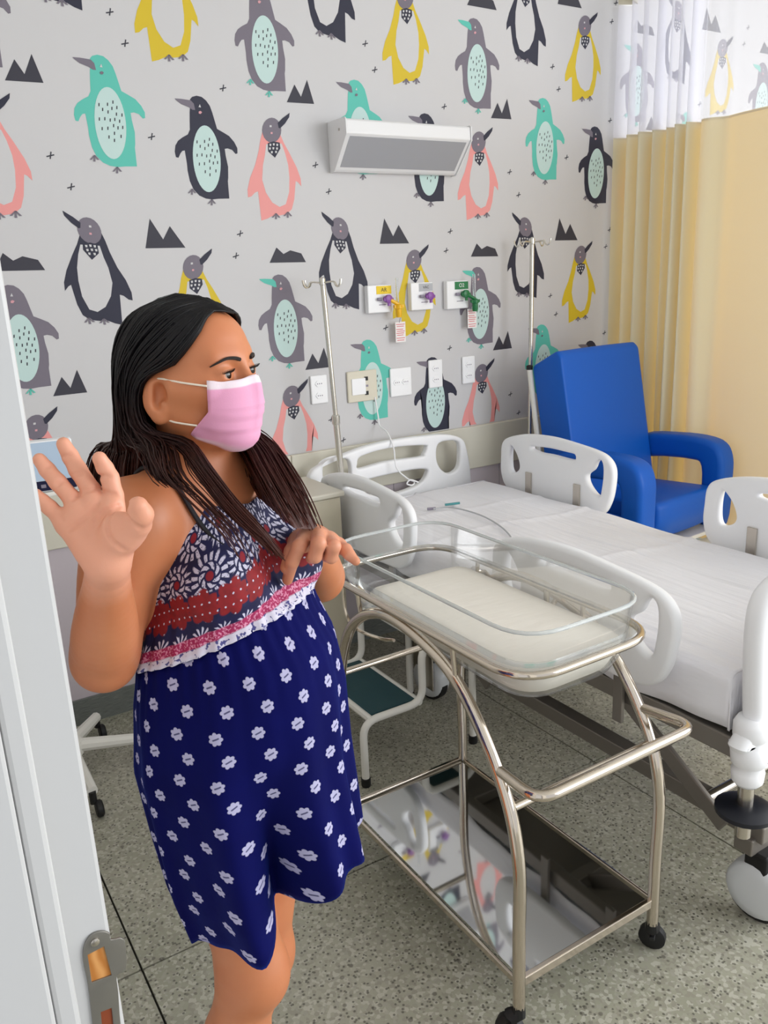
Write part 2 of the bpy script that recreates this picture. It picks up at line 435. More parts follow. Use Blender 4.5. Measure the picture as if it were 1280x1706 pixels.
def rot(pts): return pts
PX, PZ = .9625, .9765
motifs = [  # mesh, x, z of the reference point
    (A_mesh('teal', 'greyp', 'greyp', 'mint', 'greyp'), .806 + .012, 2.296), (A_mesh('navy', 'greyp', 'greyp'), 1.142, 2.197), (A_mesh('greyp', 'teal', 'teal'), 1.400, 1.592),
    (B_mesh('yellow'), 1.073, 1.333), (B_mesh('pink'), 1.425, 1.805), (B_mesh('navy', -1), .713, 1.461),
    (motif('mountain_print', [(PM['charcoal'], [MT1])], MT1r), .615, 2.280), (motif('mountain_print', [(PM['charcoal'], [MT2])], MT2r), .968, 1.725),
    (motif('mountain_print', [(PM['charcoal'], [MT3])], MT3r), .484, 1.650)]
_cm = cross_mesh()
for cx_, cz_ in [(.875, 2.425), (.913, 2.338), (1.242, 2.228), (.967, 2.058), (.628, 1.987), (.679, 1.893), (1.259, 1.742), (1.235, 1.664)]: motifs.append((_cm, cx_, cz_))
for me, x, z in motifs:
    zs = [v.co.z for v in me.vertices]; xs = [v.co.x for v in me.vertices]
    for i in range(-2, 7):
        for j in range(-3, 3):
            X, Z = x + PX * i, z + PZ * j
            if X + min(xs) < LEFT_X or X + max(xs) > 4.75 or Z + max(zs) > CEIL_Z: continue
            if Z + min(zs) < .895:
                if Z + max(zs) < 1.0: continue
                m2 = me.copy(); bm = bmesh.new(); bm.from_mesh(m2)      # print cut off by the guard rail
                bmesh.ops.bisect_plane(bm, geom=bm.verts[:] + bm.edges[:] + bm.faces[:], plane_co=(0, 0, .8935 - Z), plane_no=(0, 0, -1), clear_outer=True)
                bm.to_mesh(m2); bm.free()
            else: m2 = me
            o = bpy.data.objects.new(me.name.split('.')[0], m2); COL.objects.link(o); o.parent = wall_back
            o.location = (X, WALL_Y, Z)
def adopt(root):
    """children were modelled in room coordinates: hang them on the root's own place"""
    for ch in root.children: ch.location = ch.location - root.location
    return root

# ------------------------------------------------------------------ wall lamp
M_lamp = mat('lamp_housing', '#ececee', .3)
M_diff = mat('lamp_diffuser', '#a9aab0', .35)
lamp = empty('wall_lamp', (1.945, WALL_Y, 2.05), 'long white wedge shaped wall lamp with grey diffuser, mounted high above the bed', 'lamp')
X0, X1 = 1.652, 2.238
prof = [(WALL_Y - .001, 2.135), (WALL_Y - .128, 2.133), (WALL_Y - .136, 2.126), (WALL_Y - .138, 2.082), (WALL_Y - .036, 1.968), (WALL_Y - .026, 1.962), (WALL_Y - .001, 1.962)]
MB().loft([[(x, y, z) for y, z in prof] for x in (X0 + .006, X1 - .006)]).build('housing', M_lamp, lamp, False, bevel=.003)
for x0, x1 in ((X0, X0 + .0055), (X1 - .0055, X1)):
    MB().loft([[(x, y - (.004 if y < WALL_Y - .01 else 0), z + (.004 if z > 2.1 else -.003)) for y, z in prof] for x in (x0, x1)]).build('end_cap', M_lamp, lamp, False, bevel=.0015)
a, b = Vector((0, WALL_Y - .138, 2.082)), Vector((0, WALL_Y - .036, 1.968)); dd = (b - a).normalized(); nn = Vector((0, dd.z, -dd.y)); nn = nn if nn.y < 0 else -nn
p, q = a + dd * .012, b - dd * .012
MB().loft([[(x, *(v + nn * k).yz) for v, k in ((p, .0012), (q, .0012), (q, -.004), (p, -.004))] for x in (X0 + .022, X1 - .022)]).build('diffuser', M_diff, lamp, False)
for z in (2.1,): MB().lathe([(.005, 0), (.005, .002), (.003, .003)], (0, 0, 0), 10, 'X').build('screw', M_steel, lamp).location = (X0 - .002, WALL_Y - .09, z)
adopt(lamp)

# ------------------------------------------------------------------ gas outlets on the wall
M_lab = {k: mat('label_' + k, h, .5) for k, h in dict(yellow='#f2cf12', grey='#b7babf', green='#1f7a46', white='#f1f1f2').items()}
M_val = {k: mat('valve_' + k, h, .35) for k, h in dict(yellow='#f0b90f', purple='#8a4fa3', green='#14703f').items()}
M_red = mat('red_print', '#d8656b', .6); M_tagpaper = mat('tag_paper', '#f3eeee', .6); M_ink = mat('label_ink', '#26262a', .6)
M_clear = mat('clear_plastic', '#f4f8fa', .06, 0, Transmission_Weight=.9, IOR=1.3)
M_hose = mat('grey_fitting', '#8b8494', .4)
def gas(x0, x1, z0, z1, lc, vc, txt, label, tagpaper, handle, tx=0.0):
    cx = (x0 + x1) / 2; w = x1 - x0
    g = empty('gas_outlet', (cx, WALL_Y, z0), label, 'gas outlet', 'medical gas outlets above the bed')
    F = WALL_Y - .03
    MB().bounds((x0, F, z0), (x1, WALL_Y - .001, z1)).build('box', M_white_plastic, g, False, bevel=.004)
    lx0, lx1 = x0 + w * .36, x1 - .002
    MB().bounds((lx0, F - .0015, z1 - .036), (lx1, F + .001, z1 - .004)).build('label_plate', M_lab[lc], g, False)
    Mx = Matrix.Translation(((lx0 + lx1) / 2, F - .002, z1 - .02)) @ Matrix.Rotation(PI / 2, 4, 'X')
    text_mesh(txt, .022 if len(txt) < 3 else .016, Mx, M_lab['white'] if lc == 'green' else M_ink, 'lettering', g)
    # plug-in valve: short body pointing out, cross handle
    vx, vz = x0 + w * .62, z1 - .056
    MB().tube([(vx - .03, F - .008, vz), (vx - .012, F - .010, vz)], .0065, 10).build('inlet_nipple', M_hose, g)
    v = MB().lathe([(.010, -.02), (.010, -.004), (.015, 0), (.015, .012), (.009, .014)], (vx, F, vz), 14, 'Y', None)
    vb = MB().lathe([(.012, 0), (.012, -.016), (.017, -.017), (.017, -.03), (.008, -.033)], (vx + .012, F, vz), 14, 'Y').box((vx + .012, F - .024, vz - .002), (.046, .008, .012)).box((vx + .014, F - .024, vz - .01), (.012, .008, .036))
    vb.build('valve', M_val[vc], g, True, bevel=.001)
    MB().bounds((lx0 + .01, F - .0008, z0 + .03), (lx0 + .045, F + .001, z0 + .033)).build('lettering_line', M_hose, g, False)
    if handle:
        hx, hz = x1 + .012, z1 - .06
        MB().tube([(vx + .02, F - .026, vz - .005), (hx, F - .03, hz - .02)], .008, 10).lathe([(.011, -.042), (.013, -.03), (.013, -.008), (.017, -.006), (.017, .006), (.009, .012)], (hx, F - .03, hz - .03), 14).box((hx, F - .03, hz - .028), (.045, .012, .012)).build('regulator', M_val[handle], g, True)
        MB().tube([(hx - .004, F - .03, hz - .015), (hx - .004, F - .03, hz + .085)], .0065, 12).build('flow_tube', M_clear, g)
    if tagpaper:
        tx0 = x1 - .012 + tx; tz1 = z0 - .012 + tagpaper
        t = MB().bounds((tx0, F - .006, tz1 - .083), (tx0 + .05, F - .0052, tz1)).build('paper_tag', M_tagpaper, g, False)
        for k, zz in enumerate((.010, .018, .03, .038, .046, .054, .066, .075)):
            MB().bounds((tx0 + .004 + .003 * (k % 2), F - .0066, tz1 - zz - .0014), (tx0 + .046 - .004 * (k % 3), F - .0059, tz1 - zz + .0012)).build('printed_line', M_red, t, False)
        MB().tube([(tx0 + .02, F - .0055, tz1 - .003), (tx0 + .02, F - .018, tz1 + .022)], .0012, 6).build('tag_string', M_hose, t)
    return adopt(g)
gas(1.778, 1.893, 1.425, 1.535, 'yellow', 'purple', 'AR', 'white wall outlet with yellow label, yellow regulator and hanging paper tag', -.03, 'yellow', .02)
gas(1.990, 2.102, 1.425, 1.537, 'grey', 'purple', 'VÁC', 'white wall outlet with grey label and purple valve, over a yellow penguin print', 0, None)
gas(2.176, 2.292, 1.420, 1.537, 'green', 'green', 'O2', 'white wall outlet with green label, green regulator and red printed tag', .008, 'green', .0)

# ------------------------------------------------------------------ electrical plates
def outlet(x0, x1, z0, z1, label, kind):
    cx, cz = (x0 + x1) / 2, (z0 + z1) / 2; F = WALL_Y - .011
    g = empty('socket_plate', (cx, WALL_Y, z0), label, 'socket', 'white electrical plates above the bed')
    MB().bounds((x0, F, z0), (x1, WALL_Y - .001, z1)).build('plate', M_white_plastic if kind != 'nurse' else M_cream, g, False, bevel=.004)
    def socket(x, z):
        pts = [(x - .02, z), (x - .011, z + .012), (x + .011, z + .012), (x + .02, z), (x + .011, z - .012), (x - .011, z - .012)]
        s = MB().loft([[(a, F - .003, b) for a, b in pts], [(a, F + .001, b) for a, b in pts]]).build('socket', M_white_plastic, g, False, bevel=.001)
        for dx in (-.009, 0, .009): MB().lathe([(.0024, -.0036), (.0024, .0005)], (x + dx, F, z), 8, 'Y').build('pin_hole', M_hose, s)
    if kind == 'v':
        socket(cx, cz + .024); socket(cx, cz - .024)
    elif kind == 'h': socket(cx - .022, cz); socket(cx + .022, cz)
    else:
        MB().bounds((x0 + .018, F - .004, z0 + .03), (x0 + .085, F + .001, z1 - .03)).build('key_panel', M_white_plastic, g, False, bevel=.002)
        for dz, s in ((.03, .016), (0, .008), (-.03, .016)): MB().bounds((x1 - .062, F - .003, cz + dz - s / 2), (x1 - .046, F + .001, cz + dz + s / 2)).build('jack', M_black if s > .01 else M_hose, g, False)
    return adopt(g)
outlet(1.503, 1.578, 1.082, 1.196, 'white double socket plate beside the upright of the left drip pole', 'v')
outlet(1.672, 1.815, 1.068, 1.196, 'wide cream call plate with two black jacks, over a teal penguin print', 'nurse')
outlet(1.882, 1.990, 1.070, 1.190, 'white double socket plate between the teal and the dark penguin prints', 'h')
outlet(2.083, 2.156, 1.087, 1.208, 'white double socket plate covering the face of a dark penguin print', 'v')
outlet(2.268, 2.338, 1.087, 1.208, 'white double socket plate farthest to the right, beside a pink penguin', 'v')
c = MB().tube(catmull([(1.80, WALL_Y - .012, 1.08), (1.806, WALL_Y - .02, 1.0), (1.806, WALL_Y - .03, .96), (1.808, 2.90, .935), (1.80, 2.845, .88), (1.80, 2.83, .80), (1.83, 2.80, .755), (1.86, 2.79, .735), (1.845, 2.785, .725), (1.82, 2.785, .735), (1.835, 2.78, .75), (1.87, 2.775, .735)], 6), .0032, 8).build('call_cord', M_white_plastic)
tag(c, 'thin white cord hanging from the call plate down over the headboard', 'cord')

# ------------------------------------------------------------------ privacy curtain
CUR_X = 3.215
M_cur = mat('tan_curtain', '#e4e9d6', .8)
_t = NT(M_cur); _tr = _t.n('ShaderNodeBsdfTranslucent'); _tr.inputs['Color'].default_value = lin('#ffc974')
_mx = _t.n('ShaderNodeMixShader'); _mx.inputs[0].default_value = .24
_t.l(_t.bsdf.outputs[0], _mx.inputs[1]); _t.l(_tr.outputs[0], _mx.inputs[2]); _t.l(_mx.outputs[0], _t.out.inputs['Surface'])
M_net = mat('curtain_net', '#f2f2fb', .9)
_t = NT(M_net); _tp = _t.n('ShaderNodeBsdfTransparent'); _tr = _t.n('ShaderNodeBsdfTranslucent'); _tr.inputs['Color'].default_value = lin('#f2f2fb')
_m1 = _t.n('ShaderNodeMixShader'); _m1.inputs[0].default_value = .3; _t.l(_t.bsdf.outputs[0], _m1.inputs[1]); _t.l(_tr.outputs[0], _m1.inputs[2])
_mx = _t.n('ShaderNodeMixShader'); _mx.inputs[0].default_value = .58
_t.l(_tp.outputs[0], _mx.inputs[1]); _t.l(_m1.outputs[0], _mx.inputs[2]); _t.l(_mx.outputs[0], _t.out.inputs['Surface'])
curtain = empty('privacy_curtain', (CUR_X, 2.2, .3), 'tan hospital curtain with white net top, gathered against the wall', 'curtain')
rng = random.Random(5)
def curtain_line():
    """plan of the cloth: deep uneven folds near the wall, nearly flat nearer the camera"""
    pts = []; y = 2.965; side = 1
    while y > 2.47:
        amp = rng.uniform(.022, .062); w = rng.uniform(.022, .046)
        pts.append((CUR_X - side * amp, y)); side = -side; y -= w
    pts += [(CUR_X - .03, 2.45), (CUR_X + .015, 2.40), (CUR_X + .005, 2.33), (CUR_X - .004, 2.2), (CUR_X + .004, 2.0), (CUR_X, 1.8), (CUR_X + .006, 1.5), (CUR_X - .004, 1.2), (CUR_X, .9)]
    return [(p.x, p.y) for p in catmull([(a, b, 0) for a, b in pts], 7)]
line = curtain_line()
def sheet(name, line, zs, m, spread):
    V = []; F = []; n = len(line)
    for k, z in enumerate(zs):
        f = 1 + spread * (zs[0] - z)
        for i, (x, y) in enumerate(line):
            ph = math.sin(i * .13 + z * 2.1) * .006 * (zs[0] - z)
            V.append((CUR_X + (x - CUR_X) * f + ph, y, z))
    for k in range(len(zs) - 1):
        for i in range(n - 1): F.append((k * n + i, k * n + i + 1, (k + 1) * n + i + 1, (k + 1) * n + i))
    return MB().add(V, F).build(name, m, curtain, True, auto=0)
cl = sheet('curtain_cloth', line, [2.146, 2.12, 2.0, 1.7, 1.4, 1.1, .8, .55, .3], M_cur, .06)
ln2 = [(CUR_X + (x - CUR_X) * .8, y) for x, y in line]
sheet('net_panel', ln2, [2.70, 2.5, 2.3, 2.146], M_net, .4)
hem = MB()
sheet('hem_band', [(CUR_X + (x - CUR_X) * 1.0 - .0012, y) for x, y in line], [2.149, 2.140], M_cur, 0)
sheet('top_tape', [(CUR_X + (x - CUR_X) * .8 - .0015, y) for x, y in line], [2.735, 2.705], mat('header_tape', '#cfc8b4', .7), 0)
adopt(curtain)
rail = empty('curtain_rail', (CUR_X, 1.9, 2.76), 'slim white curtain rail running out from the wall above the net top', 'rail')
MB().tube([(CUR_X, WALL_Y - .001, 2.775), (CUR_X, .6, 2.775)], .014, 12).build('tube', M_white_metal, rail)
MB().lathe([(.03, 0), (.03, -.006), (.018, -.012)], (CUR_X, WALL_Y - .001, 2.775), 16, 'Y').build('wall_flange', M_white_metal, rail)
for k in range(8):
    y = .75 + k * .3; MB().tube([(CUR_X, y, 2.775), (CUR_X, y, CEIL_Z)] if k % 4 == 1 else [(CUR_X, y, 2.758), (CUR_X, y, 2.737)], .004, 6).build('hanger', M_white_metal, rail)
adopt(rail)

# ------------------------------------------------------------------ hospital bed
bed = empty('hospital_bed', (1.87, 1.9, 0), 'white adjustable hospital bed with moulded plastic head and side rails', 'bed')
M_bedframe = mat('bed_frame_paint', '#857f78', .4, .55)
RX0, RX1 = 1.45, 2.30
rail_o = [(0, .72), (0, .787), (.008, .847), (.048, .879), (.163, .907), (.307, .916), (.44, .908), (.567, .893), (.622, .871), (.648, .829), (.645, .758), (.63, .701), (.60, .655), (.54, .63), (.40, .625), (.25, .625), (.11, .63), (.03, .66)]
slot = [(.205, .848), (.25, .842), (.32, .843), (.40, .840), (.443, .842), (.452, .853), (.443, .864), (.40, .866), (.32, .868), (.25, .865), (.205, .861), (.197, .855)]
hA = [(.068, .846), (.092, .828), (.110, .804), (.122, .775), (.120, .752), (.100, .735), (.075, .729), (.062, .745), (.058, .78), (.060, .82)]
hB = [(.515, .795), (.545, .82), (.560, .85), (.577, .864), (.593, .85), (.597, .809), (.592, .760), (.583, .724), (.560, .725), (.530, .748), (.515, .770)]
def rnd(l, n=5): return [(p.x, p.y) for p in catmull([(a, b, 0) for a, b in l], n, True)]
def side_rail(x, y0, dz, face, label):
    M = Matrix(((0, 0, -1, x), (-1, 0, 0, y0), (0, 1, 0, dz), (0, 0, 0, 1)))
    r = plate('side_rail', [rnd(rail_o), rnd(slot)[::-1], rnd(hA)[::-1], rnd(hB)[::-1]], .034, .013, M_white_plastic, bed, M)
    tag(r, label)
    for u in (.19, .47):
        k = MB().box((x + face * .021, y0 - u, .70 + dz), (.008, .034, .10)).build('latch_strip', M_steel, r, False, bevel=.0015)
        MB().bounds((x + face * .0255 - .001, y0 - u - .007, .716 + dz), (x + face * .0255 + .001, y0 - u + .007, .733 + dz)).build('latch_slot', M_bedframe, r, False) if False else None
    for u in (.20, .46):
        MB().box((x + face * .022, y0 - u, .56 + dz / 2), (.012, .03, .20)).build('rail_arm', M_bedframe, r, False, bevel=.002)
    return r
side_rail(RX1, 2.742, 0, -1, 'moulded white side rail beside the blue armchair')
side_rail(RX1, 1.695, 0, -1, 'moulded white side rail cut by the right edge of the picture')
side_rail(RX0, 2.83, -.045, 1, 'moulded white side rail next to the headboard')
side_rail(RX0, 1.766, -.045, 1, 'moulded white side rail behind the cot')
# headboard and footboard
HY = 2.885
hb = [(1.43, .42), (1.415, .60), (1.41, .78), (1.425, .83), (1.47, .855), (1.54, .873), (1.653, .896), (1.769, .907), (1.84, .908), (1.93, .906), (2.061, .899), (2.14, .882), (2.185, .855), (2.205, .80), (2.22, .711), (2.225, .58), (2.215, .42)]
hcen = 1.82
hole1 = [(1.648, .812), (1.78, .822), (1.95, .816), (1.972, .826), (1.985, .850), (1.975, .863), (1.86, .874), (1.76, .875), (1.69, .868), (1.648, .857), (1.638, .835)]
hole2 = [(2.045, .857), (2.10, .866), (2.148, .856), (2.163, .83), (2.158, .75), (2.13, .722), (2.09, .722), (2.052, .752), (2.035, .80)]
hole3 = [(1.66, .755), (1.76, .764), (1.90, .766), (1.975, .758), (1.985, .74), (1.955, .705), (1.88, .683), (1.78, .678), (1.70, .69), (1.66, .72)]
hole4 = [(2 * hcen - x, z) for x, z in hole2]
MH = Matrix(((1, 0, 0, 0), (0, 0, -1, HY), (0, 1, 0, 0), (0, 0, 0, 1)))
plate('headboard', [rnd(hb), rnd(hole1)[::-1], rnd(hole2)[::-1], rnd(hole3)[::-1], rnd(hole4)], .036, .010, M_white_plastic, bed, MH)
FY = .955
fb = [(1.50, .52), (1.487, .60), (1.475, .70), (1.468, .80), (1.478, .87), (1.52, .91), (1.62, .93), (1.87, .94), (2.12, .93), (2.22, .91), (2.262, .87), (2.272, .80), (2.265, .70), (2.253, .60), (2.24, .52)]
MF = Matrix(((1, 0, 0, 0), (0, 0, -1, FY), (0, 1, 0, 0), (0, 0, 0, 1)))
plate('footboard', [rnd(fb), rnd([(1.7, .86), (1.87, .868), (2.04, .86), (2.05, .84), (2.02, .82), (1.87, .825), (1.72, .82), (1.69, .84)])[::-1]], .05, .02, M_white_plastic, bed, MF)
for x in (1.50, 2.24):
    MB().lathe([(.026, .435), (.034, .445), (.036, .47), (.030, .482), (.038, .49), (.041, .52), (.036, .535), (.030, .545), (.038, .555), (.038, .585), (.03, .60)], (x, FY, 0), 18).build('bumper_sleeve', M_white_plastic, bed, True, auto=0)
    MB().tube([(x, FY, .30), (x, FY, .45)], .0175, 14).build('foot_post', M_steel, bed)
    MB().lathe([(.02, .352), (.055, .355), (.064, .362), (.064, .372), (.05, .38), (.02, .383)], (x, FY, 0), 22).build('bumper_disc', mat('blue_black_rubber', '#10131f', .4), bed)
# mattress platform, chassis, links
for x in (1.505, 2.235): MB().bounds((x - .018, .985, .485), (x + .018, 2.86, .535)).build('platform_rail', M_bedframe, bed, False, bevel=.004)
for y in (1.0, 1.5, 2.0, 2.5, 2.84): MB().bounds((1.52, y - .02, .49), (2.22, y + .02, .53)).build('platform_slat', M_bedframe, bed, False, bevel=.003)
MB().bounds((1.515, 1.03, .537), (2.235, 2.785, .548)).build('platform_deck', M_bedframe, bed, False)
for x in (1.615, 2.13): MB().bounds((x - .024, .96, .225), (x + .024, 2.47, .272)).build('chassis_rail', M_bedframe, bed, False, bevel=.004)
for y in (1.0, 2.45): MB().bounds((1.575, y - .025, .19), (2.245, y + .025, .235)).build('chassis_crossbar', M_bedframe, bed, False, bevel=.004)
for x in (1.57, 2.175):
    for (y0, z0, y1, z1) in ((1.46, .50, 1.06, .245), (2.36, .50, 1.96, .245)):
        l = MB(); d_ = Vector((0, y1 - y0, z1 - z0)); an = math.atan2(d_.z, d_.y)
        l.box((x, (y0 + y1) / 2, (z0 + z1) / 2), (.014, d_.length + .03, .046), rx=an)
        l.build('lift_link', M_bedframe, bed, False, bevel=.004)
MB().tube([(1.58, 1.11, .275), (2.165, 1.11, .275)], .014, 12).build('lift_shaft', M_steel, bed)
MB().tube([(1.58, 2.01, .275), (2.165, 2.01, .275)], .014, 12).build('lift_shaft', M_steel, bed)
MB().box((1.85, 1.62, .33), (.09, .5, .09)).build('actuator', M_black, bed, False, bevel=.01)
MB().bounds((1.583, 2.30, .06), (1.590, 2.425, .224)).build('caster_guard_plate', M_steel, bed, False, bevel=.002)
M_wheelcover = mat('caster_cover_grey', '#d4d7da', .35)
def caster(root, x, y, r, stem_top, yaw=0.0, cover=True):
    k = empty('caster', (x, y, 0)); k.parent = root
    R = Matrix.Rotation(yaw, 3, 'Z')
    w = MB().lathe([(r * .86, -.022), (r, -.015), (r, .015), (r * .86, .022)], (0, 0, r), 26, 'X', R); w.build('tyre', M_black, k)
    if cover:
        MB().lathe([(.005, -.036), (r * .6, -.035), (r * .92, -.030), (r * 1.02, -.02), (r * 1.02, .02), (r * .92, .030), (r * .6, .035), (.005, .036)], (0, 0, r + .013), 26, 'X', R).build('wheel_cover', M_wheelcover, k, True, auto=0)
    MB().bounds((-.028, -.03, r * 1.75), (.028, .03, stem_top)).build('caster_stem', M_black if cover else M_steel, k, False, bevel=.006)
    return k
for x in (1.62, 2.13):
    for y in (.975, 2.36): caster(bed, x, y, .074, .195, .15)
mt = MB().bounds((1.508, 1.02, .55), (2.240, 2.785, .655)).build('mattress', mat('mattress_vinyl', '#c9d2da', .5), bed, False, bevel=.02, seg=3)
sk_ = MB().lathe([(.02, .44), (.02, .56), (.024, .565), (.024, .60), (.014, .60)], (1.535, 2.832, 0), 14).build('pole_socket', M_steel, bed)
adopt(bed)

# sheet: top with long creases, tucked sides
M_sheet = mat('white_cotton', '#f3f2f7', .75)
_t = NT(M_sheet); _o = _t.obj(); _mp = _t.n('ShaderNodeMapping'); _mp.inputs['Scale'].default_value = (14, 1.2, 3); _t.l(_o, _mp.inputs['Vector'])
_n = _t.noise(2.2, 4, _mp.outputs[0], .6); _n2 = _t.noise(5, 3, _o)
_t.bump(_t.m('ADD', _n, _t.m('MULTIPLY', _n2, .5)), .5, .02)
sx0, sx1, sy0, sy1 = 1.492, 2.255, 1.008, 2.795
prof = []                                  # cross-section from near hem over the top to the far hem
for z in (.545, .575, .61, .645): prof.append((sx0, z))
for k in range(1, 6):
    a = PI - k * PI / 12; prof.append((sx0 + .028 + .028 * math.cos(a), .652 + .028 * math.sin(a)))
for k in range(161): prof.append((sx0 + .03 + (sx1 - sx0 - .06) * k / 160, .680))
for k in range(1, 6):
    a = PI / 2 - k * PI / 12; prof.append((sx1 - .028 + .028 * math.cos(a), .652 + .028 * math.sin(a)))
for z in (.645, .61, .575, .545): prof.append((sx1, z))
V = []; F = []; ys = [sy0 + (sy1 - sy0) * k / 150 for k in range(151)]; n = len(prof); rs = np.random.RandomState(3)
ph = rs.rand(12) * 6.28
creases = [(1.66, .006), (1.86, .008), (2.05, .007), (1.955, -.005), (1.58, .004), (2.16, .004), (1.74, .003), (2.10, .003), (1.79, -.003)]
for y in ys:
    for i, (x, z) in enumerate(prof):
        dz = 0; dx = 0
        if z > .67:
            for cx_, am in creases: dz += am * math.exp(-((x - cx_ - .02 * math.sin(y * 1.7 + cx_ * 9)) / .009) ** 2) * (.45 + .55 * math.sin(y * 2.3 + cx_ * 31))
            dz += .004 * math.sin(y * 5 + x * 7 + ph[0]) * math.sin(x * 9 + ph[1]) + .003 * math.sin(y * 11 - x * 16 + ph[2])
            for cy_, am in ((1.2, .003), (1.72, .005), (2.2, .005), (2.46, .004)): dz += am * math.exp(-((y - cy_ - .03 * math.sin(x * 8)) / .016) ** 2)
        elif z < .645:
            k = (.66 - z) / .115
            dx = (-1 if x < 1.8 else 1) * k * (.004 + .006 * math.sin(y * 13 + ph[3]) + .004 * math.sin(y * 31 + ph[4])); dz = k * .006 * math.sin(y * 9 + ph[5])
        V.append((x + dx, y, z + dz))
for j in range(len(ys) - 1):
    for i in range(n - 1): F.append((j * n + i, j * n + i + 1, (j + 1) * n + i + 1, (j + 1) * n + i))
mb = MB().add(V, F)
for (yy, dy, fl) in ((sy0, -1, 1), (sy1, 1, -1)):      # tucked ends
    e = []; 
    for k, zz in enumerate((.0, .3, .6, 1.0)):
        e.append([(x, yy + dy * (.002 * k), z + (.548 - z) * zz if z > .548 else z) for x, z in prof])
    mb.loft(e, closed=False, cap=False)
sheet_o = mb.build('bed_sheet', M_sheet, None, True, auto=0)
tag(sheet_o, 'white cotton sheet with long creases stretched over the bed mattress', 'bed sheet')
sheet_o.modifiers.new('thick', 'SOLIDIFY').thickness = .0015
cd = empty('remote_cord', (1.80, 2.3, .69), 'thin grey cord with a small teal connector lying on the bed sheet', 'cord')
def ons(px, py, z=.692): 
    p = on_plane((px, py), 2, z); return (p[0], p[1], z)
pts = [ons(*p) for p in [(722, 848), (745, 845), (775, 850), (805, 860), (830, 874), (848, 890), (858, 908)]]
MB().tube(catmull(pts, 6), .003, 8).build('wire', mat('cord_grey', '#b7b9bd', .5), cd)
MB().tube([ons(712, 848), ons(726, 847)], .0055, 8).build('plug', M_hose, cd)
MB().tube([ons(742, 841), ons(766, 838)], .005, 8).build('connector', mat('teal_plastic', '#3f8f93', .4), cd)
adopt(cd)

# ------------------------------------------------------------------ drip poles
def drip_pole(top, base, label, floor_base, hook_dirs):
    g = empty('drip_pole', (base[0], base[1], 0 if floor_base else base[2]), label, 'drip pole', None)
    t, b = Vector(top), Vector(base); d_ = (t - b)
    MB().tube([b, b + d_ * .45], .0125, 12).build('lower_tube', M_steelw, g)
    MB().tube([b + d_ * .45, t], .0095, 12).build('upper_tube', M_steelw, g)
    MB().lathe([(.014, -.02), (.016, -.015), (.016, .015), (.012, .02)], tuple(b + d_ * .45), 12).build('clamp_collar', M_steelw, g)
    for s in hook_dirs:
        v = Vector((s[0], s[1], 0)); up = Vector((0, 0, 1)); p0 = t + up * -.012
        pts = [p0, p0 + v * .06 + up * .004, p0 + v * .075 + up * -.010, p0 + v * .088 + up * -.014, p0 + v * .099 + up * -.004, p0 + v * .103 + up * .012]
        MB().tube(catmull(pts, 4), .0032, 7).build('hook', M_steelw, g)
    MB().lathe([(.0096, -.02), (.012, -.018), (.012, .004), (.004, .01)], tuple(t), 12).build('cap', M_steelw, g)
    if floor_base:
        for k in range(5):
            a = 2 * PI * k / 5 + 1.1; v = Vector((math.cos(a), math.sin(a), 0)) * .0
            e = Vector((base[0] + .085 * math.cos(a), base[1] + .085 * math.sin(a), .03))
            l = MB().tube([(base[0], base[1], .09), e], .011, 8).build('base_leg', M_steelw, g)
            MB().lathe([(.012, 0), (.014, .006), (.014, .02), (.009, .03)], (e.x, e.y, 0), 10).build('rubber_foot', M_black, l)
    return adopt(g)
M_steelw = mat('satin_chrome', '#d8d5cd', .25, .9)
p1t = on_plane((537, 466), 1, 2.832); p1b = on_plane((571, 812), 1, 2.832)
k = (p1b[0] - p1t[0]) / (p1b[2] - p1t[2]); xb = p1t[0] + k * (.601 - p1t[2])
drip_pole(tuple(p1t), (xb, 2.832, .601), 'slightly leaning steel drip pole at the head of the bed, left of the gas outlets', False, [(-.95, -.3), (.95, .3), (-.3, .8), (.3, -.8)])
for o in bpy.data.objects:
    if o.name.startswith('pole_socket'): o.location.x += xb - 1.535
p2t = on_plane((887, 399), 1, 2.84); p2b = on_plane((880, 720), 1, 2.84)
drip_pole(tuple(p2t), (p2b[0] + .0, 2.84, .03), 'steel drip pole standing on the floor by the blue armchair', True, [(-.95, -.3), (.95, .3), (-.3, .8), (.3, -.8)])

# ------------------------------------------------------------------ bedside cabinet
cab = empty('bedside_cabinet', (1.27, 2.72, 0), 'tall cream bedside cabinet with teal drawer fronts between wall and bed head', 'cabinet')
M_teal_front = mat('teal_drawer', '#6f8f8c', .4)
CXa, CXb, CYa, CYb = 1.255, 1.385, 2.565, 2.86
MB().bounds((CXa, CYa, .07), (CXb, CYb, .80)).build('carcass', mat('cabinet_laminate', '#cbc3ae', .45), cab, False, bevel=.006)
MB().bounds((CXa - .02, CYa - .012, .802), (CXb + .012, CYb + .005, .822)).build('top', mat('cabinet_top', '#d5d0c2', .4), cab, False, bevel=.006, seg=3)
for k, (z0, z1) in enumerate(((.60, .775), (.42, .59), (.1, .41))):
    dr = MB().bounds((CXa - .014, CYa + .03, z0), (CXa - .001, CYb - .03, z1)).build('drawer', M_teal_front, cab, False, bevel=.003)
    MB().bounds((CXa - .028, CYa + .10, z1 - .045), (CXa - .0145, CYb - .10, z1 - .03)).build('handle', M_black, dr, False, bevel=.003)
for x in (CXa + .02, CXb - .02):
    for y in (CYa + .03, CYb - .03): MB().lathe([(.014, 0), (.016, .01), (.012, .069)], (x, y, 0), 10).build('foot', M_black, cab)
adopt(cab)

